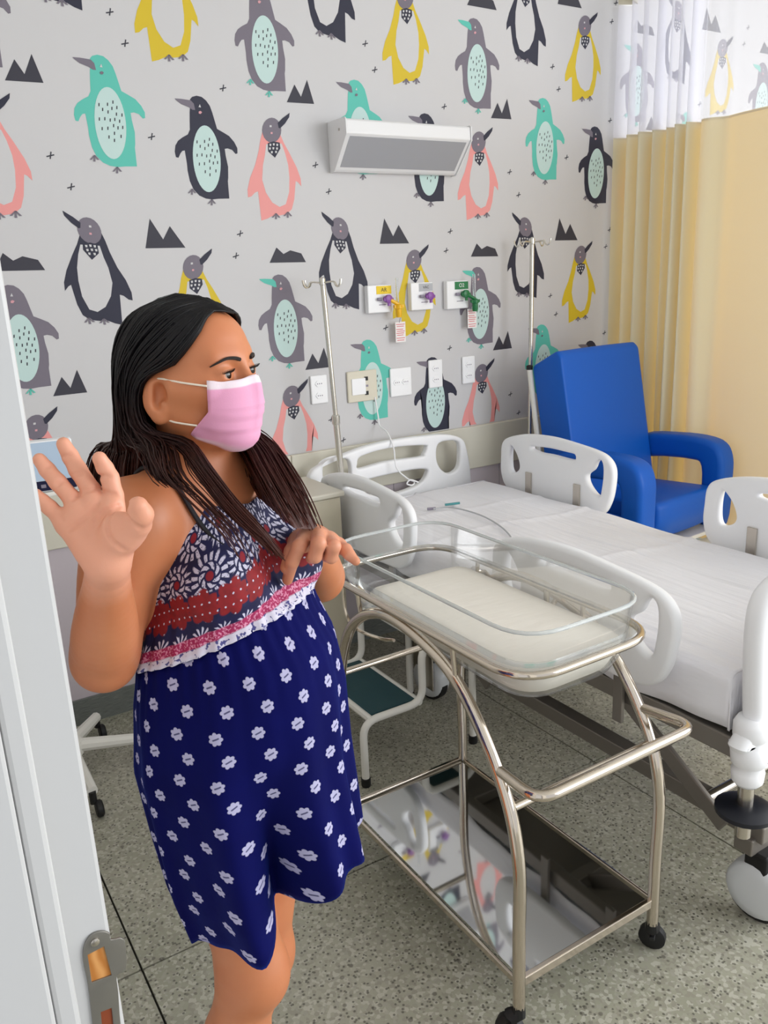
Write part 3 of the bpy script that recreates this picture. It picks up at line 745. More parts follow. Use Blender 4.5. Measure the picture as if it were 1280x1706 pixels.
# ------------------------------------------------------------------ monitor on rolling stand (far left)
stc = (.345, 2.635)
st = empty('rolling_stand', (stc[0], stc[1], 0), 'white star based rolling stand half hidden behind the door frame', 'stand')
ends = [(.478, 2.835), (.575, 2.59), (.355, 2.37), (.15, 2.52), (.18, 2.79)]
for ex_, ey_ in ends:
    l = MB().tube([(stc[0], stc[1], .115), (ex_, ey_, .085)], [.024, .018], 10).build('base_leg', M_white_metal, st)
    c = MB().lathe([(.022, -.011), (.027, -.006), (.027, .006), (.022, .011)], (ex_ + .012, ey_ - .01, .027), 16, 'X').build('wheel', M_black, l)
    MB().tube([(ex_, ey_, .045), (ex_, ey_, .085)], .011, 8).build('wheel_stem', M_black, l)
MB().tube([(stc[0], stc[1], .1), (stc[0], stc[1], .97)], .019, 14).build('column', M_white_metal, st)
MB().lathe([(.045, .085), (.045, .13), (.024, .15)], (stc[0], stc[1], 0), 16).build('hub', M_white_metal, st)
MB().box((stc[0] + .03, stc[1], .975), (.15, .10, .014)).build('shelf', M_white_metal, st, False, bevel=.004)
adopt(st)
mon = empty('bedside_monitor', (stc[0], stc[1], .982), 'small monitor with pale blue screen and black lower edge, seen behind the raised hand', 'monitor')
RZ = Matrix.Rotation(-.12, 3, 'Z')
def mbox(c, d_): return MB().box(Vector((stc[0] + .068, stc[1] - .02, 1.06)) + RZ @ Vector(c), d_, M=RZ)
mbox((0, 0, 0), (.155, .045, .155)).build('case', M_white_plastic, mon, False, bevel=.006)
mbox((0, -.0235, .016), (.145, .003, .115)).build('screen', mat('pale_blue_screen', '#bcd0e6', .2), mon, False)
mbox((0, -.0235, -.058), (.147, .004, .03)).build('control_strip', mat('dark_blue_plastic', '#14163a', .3), mon, False)
for k in range(4): mbox((-.05 + k * .03, -.0265, -.058), (.014, .003, .01)).build('button', M_hose, mon, False)
adopt(mon)

# ------------------------------------------------------------------ two-step stool
stool = empty('step_stool', (1.33, 2.2, 0), 'white tubular two step stool with dark teal treads behind the cot', 'stool')
M_tread = mat('ribbed_teal_rubber', '#1f474e', .6)
_t = NT(M_tread); _w = _t.n('ShaderNodeTexWave'); _w.inputs['Scale'].default_value = 60; _t.l(_t.obj(), _w.inputs['Vector']); _t.bump(_w.outputs[1], .4, .003)
SX0, SX1, SX2, SYa, SYb, Z1, Z2 = 1.116, 1.345, 1.548, 2.012, 2.40, .225, .42
for y in (SYa, SYb):
    pts = fillet([(SX0, y, .012), (SX0, y, Z1), (SX1, y, Z1), (SX1, y, Z2), (SX2, y, Z2), (SX2, y, .012)], .055, 6)
    MB().tube(pts, .0125, 12).build('side_frame', M_white_metal, stool)
    for x in (SX0, SX2): MB().lathe([(.0145, 0), (.0155, .004), (.0155, .028), (.0130, .03)], (x, y, 0), 12).build('rubber_foot', M_black, stool)
MB().tube([(SX1 - .012, SYa, .06), (SX1 - .012, SYb, .06)], .009, 8).build('stretcher', M_white_metal, stool) if False else None
for (x0, x1, z) in ((SX0 + .03, SX1 - .012, Z1), (SX1 + .03, SX2 - .03, Z2)):
    fr = MB(); 
    for a, b in (((x0, SYa), (x0, SYb)), ((x1, SYa), (x1, SYb))): fr.tube([(a[0], a[1], z), (b[0], b[1], z)], .0115, 8)
    fr.build('tread_frame', M_white_metal, stool)
    MB().bounds((x0 + .008, SYa + .014, z - .004), (x1 - .008, SYb - .014, z + .010)).build('tread', M_tread, stool, False, bevel=.003)
adopt(stool)

# ------------------------------------------------------------------ blue recliner
chair = empty('recliner', (2.82, 2.45, 0), 'blue vinyl recliner armchair between the bed and the curtain', 'armchair')
M_blue = mat('blue_vinyl', '#0a5cc2', .45)
_t = NT(M_blue); _t.bump(_t.noise(260, 3), .06, .003); _t.bsdf.inputs['Specular IOR Level'].default_value = .3
def cushion(name, prof, x0, x1, puff, m=M_blue, rnd_=.02, parent=None):
    """side profile (y, z) swept across the width with rounded edges"""
    P = [(p.x, p.y) for p in fillet([(a, b, 0) for a, b in prof], rnd_, 5, True)]
    cy_ = sum(p[0] for p in P) / len(P); cz_ = sum(p[1] for p in P) / len(P)
    rings = []; w = x1 - x0
    for t in (0, .006, .02, .045, .25, .5, .75, .955, .98, .994, 1):
        e = min(t, 1 - t) * w; k = min(1.0, e / rnd_); sc = 1 - rnd_ * (1 - math.sqrt(max(0, 1 - (1 - k) ** 2))) / .08
        pf = puff * math.sin(PI * t)
        ring = []
        for y, z in P:
            v = Vector((y - cy_, z - cz_)); L = v.length
            f = max(0.0, (L - rnd_ * (1 - math.sqrt(max(0, 1 - (1 - k) ** 2))) + pf * .5)) / L
            ring.append((x0 + w * t, cy_ + v.x * f, cz_ + v.y * f))
        rings.append(ring)
    return MB().loft(rings).build(name, m, parent or chair, True, auto=50)
cushion('backrest', [(2.765, 1.165), (2.63, 1.235), (2.605, 1.215), (2.49, .60), (2.65, .56)], 2.52, 3.05, .006, rnd_=.014)
cushion('seat', [(2.160, .54), (2.165, .632), (2.56, .612), (2.56, .46), (2.20, .46)], 2.615, 3.05, .012, rnd_=.03)
def arm(x0, x1, name):
    out = [(2.60, .80), (2.42, .825), (2.28, .826), (2.20, .805), (2.165, .75), (2.158, .66), (2.17, .44), (2.26, .44), (2.262, .55), (2.268, .70), (2.32, .722), (2.46, .716), (2.60, .705)]
    P = [(p.x, p.y) for p in catmull([(a, b, 0) for a, b in out], 4, True)]
    cu = [(a, b) for a, b in P]
    Mx = Matrix(((0, 0, 1, (x0 + x1) / 2), (1, 0, 0, 0), (0, 1, 0, 0), (0, 0, 0, 1)))
    return plate(name, [cu], x1 - x0, .026, M_blue, chair, Mx, res=5)
arm(2.49, 2.605, 'armrest'); arm(3.055, 3.165, 'armrest')
MB().bounds((2.478, 2.23, .40), (2.60, 2.60, .56)).build('side_panel', M_blue, chair, False, bevel=.01)
MB().bounds((2.50, 2.17, .42), (3.15, 2.62, .438)).build('seat_frame', M_white_metal, chair, False, bevel=.004)
cushion('legrest', [(2.15, .37), (2.145, .11), (2.20, .10), (2.205, .37)], 2.63, 3.03, .01, rnd_=.015)
MB().bounds((2.60, 2.135, .375), (3.06, 2.21, .388)).build('legrest_frame', M_white_metal, chair, False, bevel=.003)
for x in (2.515, 3.055):
    ps = [(x, 2.69, .42), (x, 2.69, .62), (x, 2.775, 1.155)]
    MB().tube(ps, .012, 10).build('back_post', M_white_metal, chair)
    e = MB().lathe([(.014, -.006), (.015, .010), (.008, .014)], (x, 2.775, 1.155), 10).build('post_cap', M_black, chair)
for x in (2.53, 3.12):
    for y in (2.22, 2.58): MB().tube([(x, y, .0), (x, y, .42)], .014, 10).build('leg', M_white_metal, chair)
adopt(chair); chair.rotation_euler.z = math.radians(5); chair.location.x -= .03
# ------------------------------------------------------------------ newborn cot on a steel cart
cart = empty('bassinet_cart', (1.11, 1.4, 0), 'tubular stainless steel trolley with mirror tray and black casters, beside the woman', 'trolley')
M_tube = mat('polished_tube', '#d3c8bb', .12, 1.0)
M_tray = mat('mirror_tray', '#cfd1d2', .045, 1.0)
CX0, CX1, CYn, CYf = .912, 1.318, 1.045, 1.765
def side_arch(x):
    pts = catmull([(x, CYn, .085), (x, CYn, .25), (x, CYn + .002, .45), (x, CYn + .055, .60), (x, 1.225, .745), (x, 1.365, .800), (x, 1.52, .808), (x, 1.65, .745), (x, 1.725, .63), (x, CYf, .45), (x, CYf, .25), (x, CYf, .085)], 8)
    return MB().tube(pts, .0135, 14).build('side_arch', M_tube, cart)
side_arch(CX0); side_arch(CX1)
TZ = .148
tray = MB().bounds((CX0 + .012, CYn + .012, TZ - .004), (CX1 - .012, CYf - .012, TZ)).build('tray', M_tray, cart, False)
rim = MB(); 
for a, b in (((CX0, CYn), (CX1, CYn)), ((CX0, CYf), (CX1, CYf))): rim.bounds((a[0] + .010, a[1] - .006, TZ - .012), (b[0] - .010, b[1] + .006, TZ + .010))
for x in (CX0, CX1): rim.bounds((x - .004, CYn + .010, TZ - .012), (x + .004, CYf - .010, TZ + .004))
rim.build('tray_rim', M_tube, cart, False, bevel=.002)
# cross tubes and push handle
MB().tube([(CX0, CYn + .028, .545), (CX1, CYn + .028, .545)], .009, 12).build('cross_tube', M_tube, cart)
MB().tube([(CX0, CYf - .008, .56), (CX1, CYf - .008, .56)], .009, 12).build('cross_tube', M_tube, cart)
hz = .615
MB().tube(fillet([(CX0, CYn + .055, hz), (CX0 - .005, .985, hz), (CX1 + .03, .985, hz), (CX1, CYn + .065, hz)], .045, 7), .0115, 12).build('push_handle', M_tube, cart)
# ring that carries the basin
RZt = .835
def ring(x0, x1, y0, y1, z, r, n=8): return fillet([(x0, y0, z), (x1, y0, z), (x1, y1, z), (x0, y1, z)], r, n, True)
RX_0, RX_1, RY_0, RY_1 = .905, 1.272, 1.028, 1.80
MB().tube(ring(RX_0, RX_1, RY_0, RY_1, RZt, .10), .0085, 12, closed=True).build('basin_ring', M_tube, cart)
# hangers between ring and arches
for x, s in ((CX0, 1), (CX1, -1)):
    rx = RX_0 if s > 0 else RX_1
    for y, z in ((1.24, .755), (1.62, .766)):
        MB().tube([(rx, y, RZt), (rx + s * .002, y, RZt - .03), ((x + rx) / 2, y, (RZt + z) / 2 - .005), (x, y, z)], .006, 8).build('hanger', M_tube, cart)
MB().tube(catmull([(RX_0 + .004, 1.70, RZt), (RX_0 + .006, 1.70, .76), (RX_0 + .02, 1.68, .715), (RX_0 + .05, 1.62, .70), (RX_0 + .06, 1.56, .712)], 6), .0045, 8).build('hook', M_tube, cart)
tag(MB().tube([(RX_1, 1.36, RZt - .002), (RX_1 + .002, 1.36, .77), (CX1, 1.37, .795)], .007, 8).build('hanger', M_tube, cart), None)
for x in (CX0, CX1):
    for y in (CYn, CYf):
        k = empty('caster', (x, y, 0)); k.parent = cart
        dx, dy = (.018, .012) if x > 1 else (-.014, .012)
        MB().lathe([(.024, -.012), (.031, -.008), (.031, .008), (.024, .012)], (dx, dy, .031), 20, 'X', Matrix.Rotation(.5, 3, 'Z')).build('wheel', M_black, k)
        MB().tube([(dx, dy, .035), (dx * .8, dy * .8, .062), (0, 0, .07), (0, 0, .092)], [.013, .018, .016, .0135], 10).build('fork', M_black, k)
        MB().box((dx - .022, dy - .018, .054), (.022, .012, .008), rz=.6).build('brake_pedal', M_black, k, False, bevel=.002)
adopt(cart)
# acrylic basin: thin clear walls with a frosted lip
M_acr = mat('clear_acrylic', '#ffffff', .05)
_t = NT(M_acr); _tp = _t.n('ShaderNodeBsdfTransparent'); _tp.inputs['Color'].default_value = (.975, .985, .985, 1)
_gl = _t.n('ShaderNodeBsdfGlossy'); _gl.inputs['Roughness'].default_value = .04
_fr = _t.n('ShaderNodeFresnel'); _fr.inputs['IOR'].default_value = 1.45
_mx = _t.n('ShaderNodeMixShader'); _t.l(_t.m('MULTIPLY', _fr.outputs[0], .55), _mx.inputs[0]); _t.l(_tp.outputs[0], _mx.inputs[1]); _t.l(_gl.outputs[0], _mx.inputs[2])
_df = _t.n('ShaderNodeMixShader'); _df.inputs[0].default_value = .05; _t.l(_mx.outputs[0], _df.inputs[1]); _t.l(_t.bsdf.outputs[0], _df.inputs[2])
_t.l(_df.outputs[0], _t.out.inputs['Surface'])
M_lip = mat('acrylic_lip', '#eef2f2', .12, 0, Transmission_Weight=.55, IOR=1.3)
basin = empty('bassinet_basin', (1.09, 1.41, .735), 'clear acrylic cot basin hung in the ring of the steel trolley', 'basin')
BXa, BXb, BYa, BYb = RX_0 + .022, RX_1 - .016, RY_0 + .016, RY_1 - .016
def bring(inset, z, r): return [(p.x, p.y, p.z) for p in ring(BXa + inset, BXb - inset, BYa + inset, BYb - inset, z, r, 6)]
MB().loft([bring(.085, .742, .05), bring(.055, .745, .07), bring(.03, .757, .085), bring(.014, .79, .09), bring(.004, .835, .093), bring(-.004, .909, .098)], cap=False).build('shell', M_acr, basin, True, auto=0)
MB().tube(bring(-.0045, .911, .098), .0042, 8, closed=True).build('lip', M_lip, basin)
fl = [bring(.004, .8445, .093), bring(-.012, .8445, .105), bring(-.012, .848, .105), bring(.004, .848, .093)]
MB().loft(fl + [fl[0]], cap=False).build('flange', M_acr, basin, True, auto=30)
adopt(basin)
M_cotton = mat('cot_sheet', '#efeae1', .8)
_t = NT(M_cotton); _o = _t.obj(); _mp = _t.n('ShaderNodeMapping'); _mp.inputs['Scale'].default_value = (2.5, 9, 3); _t.l(_o, _mp.inputs['Vector']); _t.bump(_t.noise(3, 3, _mp.outputs[0]), .35, .008)
MY = BYb - .115
def mring(i, z, r): return [(p.x, p.y, p.z) for p in fillet([(BXa + i, BYa + i, z), (BXb - i, BYa + i, z), (BXb - i, MY - i, z), (BXa + i, MY - i, z)], [r, r, r * .5, r * .5], 6, True)]
MB().loft([mring(.09, .7475, .045), mring(.062, .752, .06), mring(.038, .764, .075), mring(.022, .795, .085), mring(.016, .815, .085), mring(.022, .822, .08), mring(.05, .826, .06), mring(.11, .828, .04)]).build('cot_mattress', M_cotton, None, True, auto=0)
tag(bpy.data.objects['cot_mattress'], 'small cream cot mattress lying in the clear basin', 'mattress')
# ------------------------------------------------------------------ the woman: one continuous body grown from a smooth distance field
V3 = lambda *a: np.array(a, float)
FH = -RW[:, 2].copy(); FH[2] = 0; FH /= np.linalg.norm(FH); RH = np.array([FH[1], -FH[0], 0.0]); UP = V3(0, 0, 1)
def Wp(px, py, s): r = ray((px, py)); return CAM + r * (s / (r @ FH))
def smin(a, b, k):
    h = np.maximum(k - np.abs(a - b), 0) / k
    return np.minimum(a, b) - h * h * k * .25
class Prim:
    def __init__(s, fn, c, rad, k=.02, sub=False): s.fn, s.c, s.rad, s.k, s.sub = fn, np.array(c, float), rad, k, sub
def rcone(a, b, ra, rb, k=.02):
    a, b = np.array(a, float), np.array(b, float); ab = b - a; L2 = max(ab @ ab, 1e-12)
    def fn(P):
        q = P - a; t = np.clip(q @ ab / L2, 0, 1)
        return np.linalg.norm(q - t[:, None] * ab, axis=1) - (ra + (rb - ra) * t)
    return Prim(fn, (a + b) / 2, math.sqrt(L2) / 2 + max(ra, rb), k)
def ellip(c, axes, radii, k=.02, sub=False):
    c = np.array(c, float); A = np.array(axes, float); R = np.array(radii, float)
    def fn(P):
        q = (P - c) @ A.T; k0 = np.linalg.norm(q / R, axis=1); k1 = np.linalg.norm(q / (R * R), axis=1)
        return np.where(k1 < 1e-9, -R.min(), k0 * (k0 - 1) / np.maximum(k1, 1e-9))
    return Prim(fn, c, R.max(), k, sub)
def chain(pts, rad, k=.006): return [rcone(pts[i], pts[i + 1], rad[i], rad[i + 1], k) for i in range(len(pts) - 1)]
def limb(pts, rad, k, n=5):
    """smoothly tapering limb: many short cones with continuous radii, joined without bulges"""
    C = catmull([tuple(p) for p in pts], n); m = len(pts) - 1; t = np.linspace(0, m, len(C)); rr = np.interp(t, np.arange(m + 1), rad)
    for _ in range(3): rr[1:-1] = (rr[:-2] + 2 * rr[1:-1] + rr[2:]) / 4
    return combo([rcone(np.array(C[i]), np.array(C[i + 1]), rr[i], rr[i + 1], .0015) for i in range(len(C) - 1)], k)
def combo(prims, k):
    lo = np.min([p.c - p.rad for p in prims], axis=0); hi = np.max([p.c + p.rad for p in prims], axis=0)
    def fn(P): return field(P, prims)
    return Prim(fn, (lo + hi) / 2, np.linalg.norm(hi - lo) / 2, k)
def union(groups, k):
    prims = [p for g in groups for p in g]; lo = np.min([p.c - p.rad for p in prims], axis=0); hi = np.max([p.c + p.rad for p in prims], axis=0)
    def fn(P): return np.min([field(P, g) for g in groups], axis=0)
    return Prim(fn, (lo + hi) / 2, np.linalg.norm(hi - lo) / 2, k)
def field(P, prims):
    d = np.full(len(P), 1.0)
    for p in prims:
        e = p.fn(P)
        if p.sub: h = np.maximum(p.k - np.abs(d + e), 0) / p.k; d = np.maximum(d, -e) + h * h * p.k * .25
        else: d = smin(d, e, p.k)
    return d
def grow(prims, vox, name):
    """naive surface nets over the blocks that the surface passes through"""
    lo = np.min([p.c - p.rad for p in prims], axis=0) - .03; hi = np.max([p.c + p.rad for p in prims], axis=0) + .03
    lo[2] = max(lo[2], -.02)
    B = 16; nb = np.ceil((hi - lo) / (vox * B)).astype(int); N = nb * B
    D = np.full(N, 1.0, np.float32); half = vox * B * .5 * 1.7321
    ii = np.stack(np.meshgrid(*[np.arange(B)] * 3, indexing='ij'), -1).reshape(-1, 3)
    for bx in range(nb[0]):
        for by in range(nb[1]):
            for bz in range(nb[2]):
                o = np.array([bx, by, bz]) * B; c = lo + (o + B / 2) * vox
                near = [p for p in prims if np.linalg.norm(p.c - c) < p.rad + half + p.k + .02]
                if not near: continue
                if abs(field(c[None], near)[0]) > half * 1.25 + .03:
                    if field(c[None], near)[0] < 0: D[o[0]:o[0] + B, o[1]:o[1] + B, o[2]:o[2] + B] = -1
                    continue
                D[o[0]:o[0] + B, o[1]:o[1] + B, o[2]:o[2] + B] = field(lo + (o + ii) * vox, near).reshape(B, B, B)
    S_ = D < 0
    cnt = np.zeros(np.array(D.shape) - 1, np.int8)
    sl = lambda d: tuple(slice(k, D.shape[i] - 1 + k) for i, k in enumerate(d))
    corners = [(a, b, c) for a in (0, 1) for b in (0, 1) for c in (0, 1)]
    for d in corners: cnt += S_[sl(d)]
    act = np.argwhere((cnt > 0) & (cnt < 8)); idx = np.full(cnt.shape, -1, np.int32); idx[tuple(act.T)] = np.arange(len(act))
    acc = np.zeros((len(act), 3)); w = np.zeros(len(act))
    for a in corners:
        for ax in range(3):
            if a[ax]: continue
            b = list(a); b[ax] = 1
            da = D[tuple((act + a).T)]; db = D[tuple((act + b).T)]; m = (da < 0) != (db < 0)
            t = np.where(m, da / np.where(m, da - db, 1), 0)
            p = np.repeat(np.array([a], float), len(act), 0); p[:, ax] = t
            acc[m] += p[m]; w[m] += 1
    verts = lo + (act + acc / w[:, None]) * vox
    faces = []
    for ax in range(3):
        u, v = (ax + 1) % 3, (ax + 2) % 3
        s0 = [slice(1, -1)] * 3; s0[ax] = slice(0, -1); s1 = list(s0); s1[ax] = slice(1, None)
        e = np.argwhere(S_[tuple(s0)] != S_[tuple(s1)]); off = np.array([1, 1, 1]); off[ax] = 0; e = e + off
        flip = S_[tuple(e.T)]
        q = []
        for du, dv in ((0, 0), (-1, 0), (-1, -1), (0, -1)):
            x = e.copy(); x[:, u] += du; x[:, v] += dv
            ok = np.all((x >= 0) & (x < np.array(idx.shape)), axis=1); r_ = np.full(len(x), -1); r_[ok] = idx[tuple(x[ok].T)]; q.append(r_)
        q = np.stack(q, 1); good = (q >= 0).all(1); q = q[good]; fl = flip[good]
        q[~fl] = q[~fl][:, ::-1]; faces.append(q)
    faces = np.concatenate(faces)
    me = bpy.data.meshes.new(name)
    me.vertices.add(len(verts)); me.vertices.foreach_set('co', verts.ravel().astype(np.float32))
    me.loops.add(faces.size); me.loops.foreach_set('vertex_index', faces.ravel().astype(np.int32))
    me.polygons.add(len(faces)); me.polygons.foreach_set('loop_start', np.arange(0, faces.size, 4, dtype=np.int32))
    me.update(calc_edges=True); me.validate()
    return me, verts

def on_surf(p, prims, off=.0, it=6):
    p = np.array(p, float)
    for _ in range(it):
        e = 1e-4; q = np.array([p, p + [e, 0, 0], p + [0, e, 0], p + [0, 0, e]]); d = field(q, prims); g = (d[1:] - d[0]) / e; g /= max(np.linalg.norm(g), 1e-6)
        p = p - g * (d[0] - off)
    return p, g
# frames -------------------------------------------------------------------------------------------------
AB = math.radians(34); FB = RH * math.cos(AB) - FH * math.sin(AB); RB = -FH * math.cos(AB) - RH * math.sin(AB)
A0 = Wp(405, 1150, 1.13)
def Bp(f, l, z): p = A0 + FB * f + RB * l; return V3(p[0], p[1], z)
BAX = [FB, RB, UP]
AH = math.radians(23); PI_H = math.radians(5); f0 = RH * math.cos(AH) - FH * math.sin(AH); RHd = -FH * math.cos(AH) - RH * math.sin(AH)
FHd = f0 * math.cos(PI_H) + UP * math.sin(PI_H); UHd = UP * math.cos(PI_H) - f0 * math.sin(PI_H)
HC = Wp(318, 616, 1.12)
HS = .90
def Hp(f, r, u): return HC + (FHd * f + RHd * r + UHd * u) * HS
HAX = [FHd, RHd, UHd]

# head
def hell(c, ax, r, k=.02, sub=False): return ellip(c, ax, [x * HS for x in r], k, sub)
def hcone(a, b, ra, rb, k=.02): return rcone(a, b, ra * HS, rb * HS, k)
head = [hell(Hp(-.014, 0, .022), HAX, (.093, .074, .082)),
        hell(Hp(.022, 0, -.025), HAX, (.066, .060, .082), .03),
        hell(Hp(.040, 0, .030), HAX, (.050, .058, .050), .02)]
for sd in (1, -1):
    head += [hcone(Hp(-.005, sd * .050, -.050), Hp(.060, sd * .016, -.098), .020, .018, .03),
             hcone(Hp(.054, sd * .040, -.028), Hp(.012, sd * .060, -.020), .022, .016, .02),
             hcone(Hp(.082, sd * .012, .012), Hp(.070, sd * .040, .013), .010, .010, .016)]
head += [hell(Hp(.070, 0, -.100), HAX, (.020, .022, .016), .02),
         hcone(Hp(.086, 0, .004), Hp(.099, 0, -.030), .0080, .0105, .012),
         hell(Hp(.080, 0, -.062), HAX, (.016, .026, .020), .02)]
for sd in (1, -1):
    head.append(hell(Hp(.096, sd * .030, -.010), HAX, (.014, .018, .012), .012, True))
    head.append(hell(Hp(.0765, sd * .0325, -.010), HAX, (.0132, .0150, .0132), .006))
    head.append(hell(Hp(.0905, sd * .0325, -.0115), [FHd, RHd * .985 + UHd * .17 * sd, UHd], (.0075, .0125, .0042), .002, True))
ear = []
for sd in (1, -1):
    e0 = Hp(-.012, sd * .0765, -.030); ea = [(FHd * .94 - UHd * .2) + RHd * sd * -.35, RHd * sd + FHd * .38, UHd * .96 + FHd * .2]; ea = [v / np.linalg.norm(v) for v in ea]
    head += [hell(e0, ea, (.0195, .0085, .031), .005), hell(e0 + ea[1] * .0065 + ea[0] * .004 + ea[2] * .002, ea, (.0128, .0130, .0205), .003, True), hell(e0 - ea[0] * .006 + ea[2] * .004, ea, (.0035, .0065, .017), .004),
             hcone(e0 + ea[0] * .010 - ea[2] * .008, e0 + ea[0] * .011 - ea[2] * .016, .0055, .005, .004), hell(e0 - ea[2] * .027 + ea[0] * .004, ea, (.009, .006, .009), .008)]
neck = [rcone(Hp(-.020, 0, -.062), Bp(-.035, 0, 1.285), .045, .050, .03)]
torso = [ellip(Bp(-.035, 0, 1.190), BAX, (.092, .125, .125), .03),
         rcone(Bp(-.035, .112, 1.260), Bp(-.035, -.095, 1.255), .040, .038, .05),
         rcone(Bp(-.035, .03, 1.30), Bp(-.035, .12, 1.272), .035, .036, .04), rcone(Bp(-.035, -.03, 1.30), Bp(-.035, -.10, 1.262), .035, .034, .04),
         ellip(Bp(-.030, 0, 1.07), BAX, (.098, .128, .12), .04),
         ellip(Bp(.042, .064, 1.165), BAX, (.056, .058, .060), .03), ellip(Bp(.042, -.064, 1.165), BAX, (.056, .058, .060), .03),
         ellip(Bp(.012, 0, .985), BAX, (.134, .138, .140), .04),
         ellip(Bp(-.030, 0, .90), BAX, (.100, .148, .12), .05)]
for sd in (1, -1): torso.append(ellip(Bp(-.052, sd * .066, .87), BAX, (.078, .078, .085), .03))
# arms and hands
SR = Bp(-.030, .146, 1.266); ER = Wp(174, 1098, 1.01); WR = Wp(180, 934, .862)
arm_r = [limb([SR, SR + (ER - SR) * .35 + RB * .004, SR + (ER - SR) * .7, ER], [.049, .048, .044, .040], .03), limb([ER, ER + (WR - ER) * .25, ER + (WR - ER) * .5, ER + (WR - ER) * .75, WR], [.041, .0425, .0365, .0275, .0215], .016)]
arm_r += [ellip(SR + V3(0, 0, -.015), BAX, (.052, .049, .056), .03)]
def fingers(specs, k=.004): return union([chain(p, r, k) for p, r in specs], .008)
def pts(*l): return [Wp(*q) for q in l]
# raised right hand, palm towards the camera
def K(x, y, s_=.832): return Wp(40 + x / 3.554, 700 + y / 3.554, s_)
endR = {'i': (188, 848, .876), 'm': (158, 840, .880), 'r': (131, 852, .876), 'p': (111, 874, .870)}
mcR = {'i': (190, 826, .884), 'm': (153, 818, .888), 'r': (121, 832, .884), 'p': (99, 861, .876)}
palm_r = [rcone(WR, Wp(170, 905, .866), .0222, .020, .014)]
for kx, wr_ in zip('imrp', ((186, 908), (172, 912), (158, 910), (146, 905))):
    palm_r.append(rcone(Wp(*wr_, .868), Wp(*endR[kx]), .0150, .0118, .012))
palm_r += [rcone(Wp(196, 906, .858), Wp(220, 884, .850), .0190, .0150, .012), rcone(Wp(136, 892, .866), Wp(152, 917, .862), .0145, .0160, .012), rcone(Wp(182, 856, .876), Wp(122, 870, .874), .0112, .0112, .010),
           ellip(Wp(199, 886, .850), HAX, (.0205, .0175, .0225), .010)]
fing_r = fingers([
    (pts(endR['i'], mcR['i'], (183, 796, .888), (175, 780, .889), (166, 764, .886)), (.0112, .0104, .0099, .0092, .0080)),
    (pts(endR['m'], mcR['m'], (130, 783, .900), (117, 760, .905), (106, 740, .906)), (.0112, .0104, .0099, .0092, .0080)),
    (pts(endR['r'], mcR['r'], (96, 803, .890), (79, 783, .896), (66, 766, .897)), (.0108, .0098, .0094, .0088, .0076)),
    (pts(endR['p'], mcR['p'], (82, 845, .878), (71, 835, .880), (60, 824, .880)), (.0100, .0090, .0085, .0078, .0068)),
    (pts((214, 886, .851), (229, 872, .842), (234, 857, .834), (230, 844, .829)), (.0160, .0148, .0135, .0108))], .003)
hand_core = palm_r + [fing_r]
crease = []
for ln, rr in (([(262, 652), (330, 612), (395, 560), (440, 500)], .0016), ([(412, 600), (465, 545), (545, 512), (612, 500)], .0016), ([(560, 508), (505, 560), (490, 620), (510, 700), (590, 768)], .0017),
               ([(350, 418), (395, 412), (445, 398)], .0014), ([(285, 470), (330, 440)], .0013), ([(462, 424), (545, 440)], .0014),
               ([(292, 326), (350, 308)], .0013), ([(186, 388), (232, 358)], .0013), ([(120, 285), (165, 262)], .0011), ([(215, 215), (285, 205)], .0011), ([(430, 330), (505, 330)], .0013),
               ([(600, 560), (640, 610), (688, 640)], .0016), ([(205, 560), (235, 590)], .0012)):
    P_ = []
    for p in catmull([(x, y, 0) for x, y in ln], 3):
        dv = K(p.x, p.y) - CAM; dv /= np.linalg.norm(dv); t_ = .6
        for _ in range(16): t_ += .9 * field((CAM + dv * t_)[None], hand_core)[0]
        if t_ < 1.2: P_.append(CAM + dv * t_)
    rr *= 1.35
    crease += [Prim(q.fn, q.c, q.rad, .0026, True) for q in [rcone(a, b, rr, rr) for a, b in zip(P_, P_[1:])]]
hand_r = combo(hand_core, .014)
# left hand held out above the belly, palm down, fingers hanging towards the camera
SL = Bp(-.034, -.104, 1.250); EL = Wp(533, 962, 1.34); WL_ = Wp(517, 903, 1.165)
arm_l = [limb([SL, SL + (EL - SL) * .35, SL + (EL - SL) * .7, EL], [.049, .047, .043, .039], .03), limb([EL, EL + (WL_ - EL) * .25, EL + (WL_ - EL) * .5, EL + (WL_ - EL) * .75, WL_], [.040, .041, .036, .029, .0240], .016)]
arm_l += [ellip(SL + V3(0, 0, -.015), BAX, (.052, .050, .056), .03)]
mcL = {'i': (511, 893, 1.095), 'm': (530, 893, 1.090), 'r': (549, 900, 1.096), 'p': (564, 910, 1.105)}
palm_l = [rcone(WL_, Wp(522, 897, 1.14), .0235, .020, .014)]
for kx, wr_ in zip('imrp', ((508, 898), (520, 894), (532, 896), (542, 903))): palm_l.append(rcone(Wp(*wr_, 1.145), Wp(*mcL[kx]), .0135, .0115, .012))
palm_l.append(rcone(Wp(505, 900, 1.14), Wp(498, 905, 1.11), .016, .0135, .012))
hand_l = combo(palm_l + [fingers([
    (pts((500, 901, 1.115), (488, 919, 1.085), (477, 946, 1.07)), (.0140, .0118, .0085)),
    (pts(mcL['i'], (499, 910, 1.058), (487, 936, 1.062), (479, 966, 1.08)), (.0112, .0100, .0090, .0076)),
    (pts(mcL['m'], (531, 905, 1.047), (525, 927, 1.052), (519, 930, 1.078)), (.0112, .0100, .0092, .0080)),
    (pts(mcL['r'], (556, 910, 1.055), (552, 928, 1.062), (544, 928, 1.085)), (.0108, .0096, .0088, .0076)),
    (pts(mcL['p'], (576, 916, 1.080), (582, 924, 1.072), (593, 935, 1.066)), (.0098, .0088, .0078, .0064))])], .012)
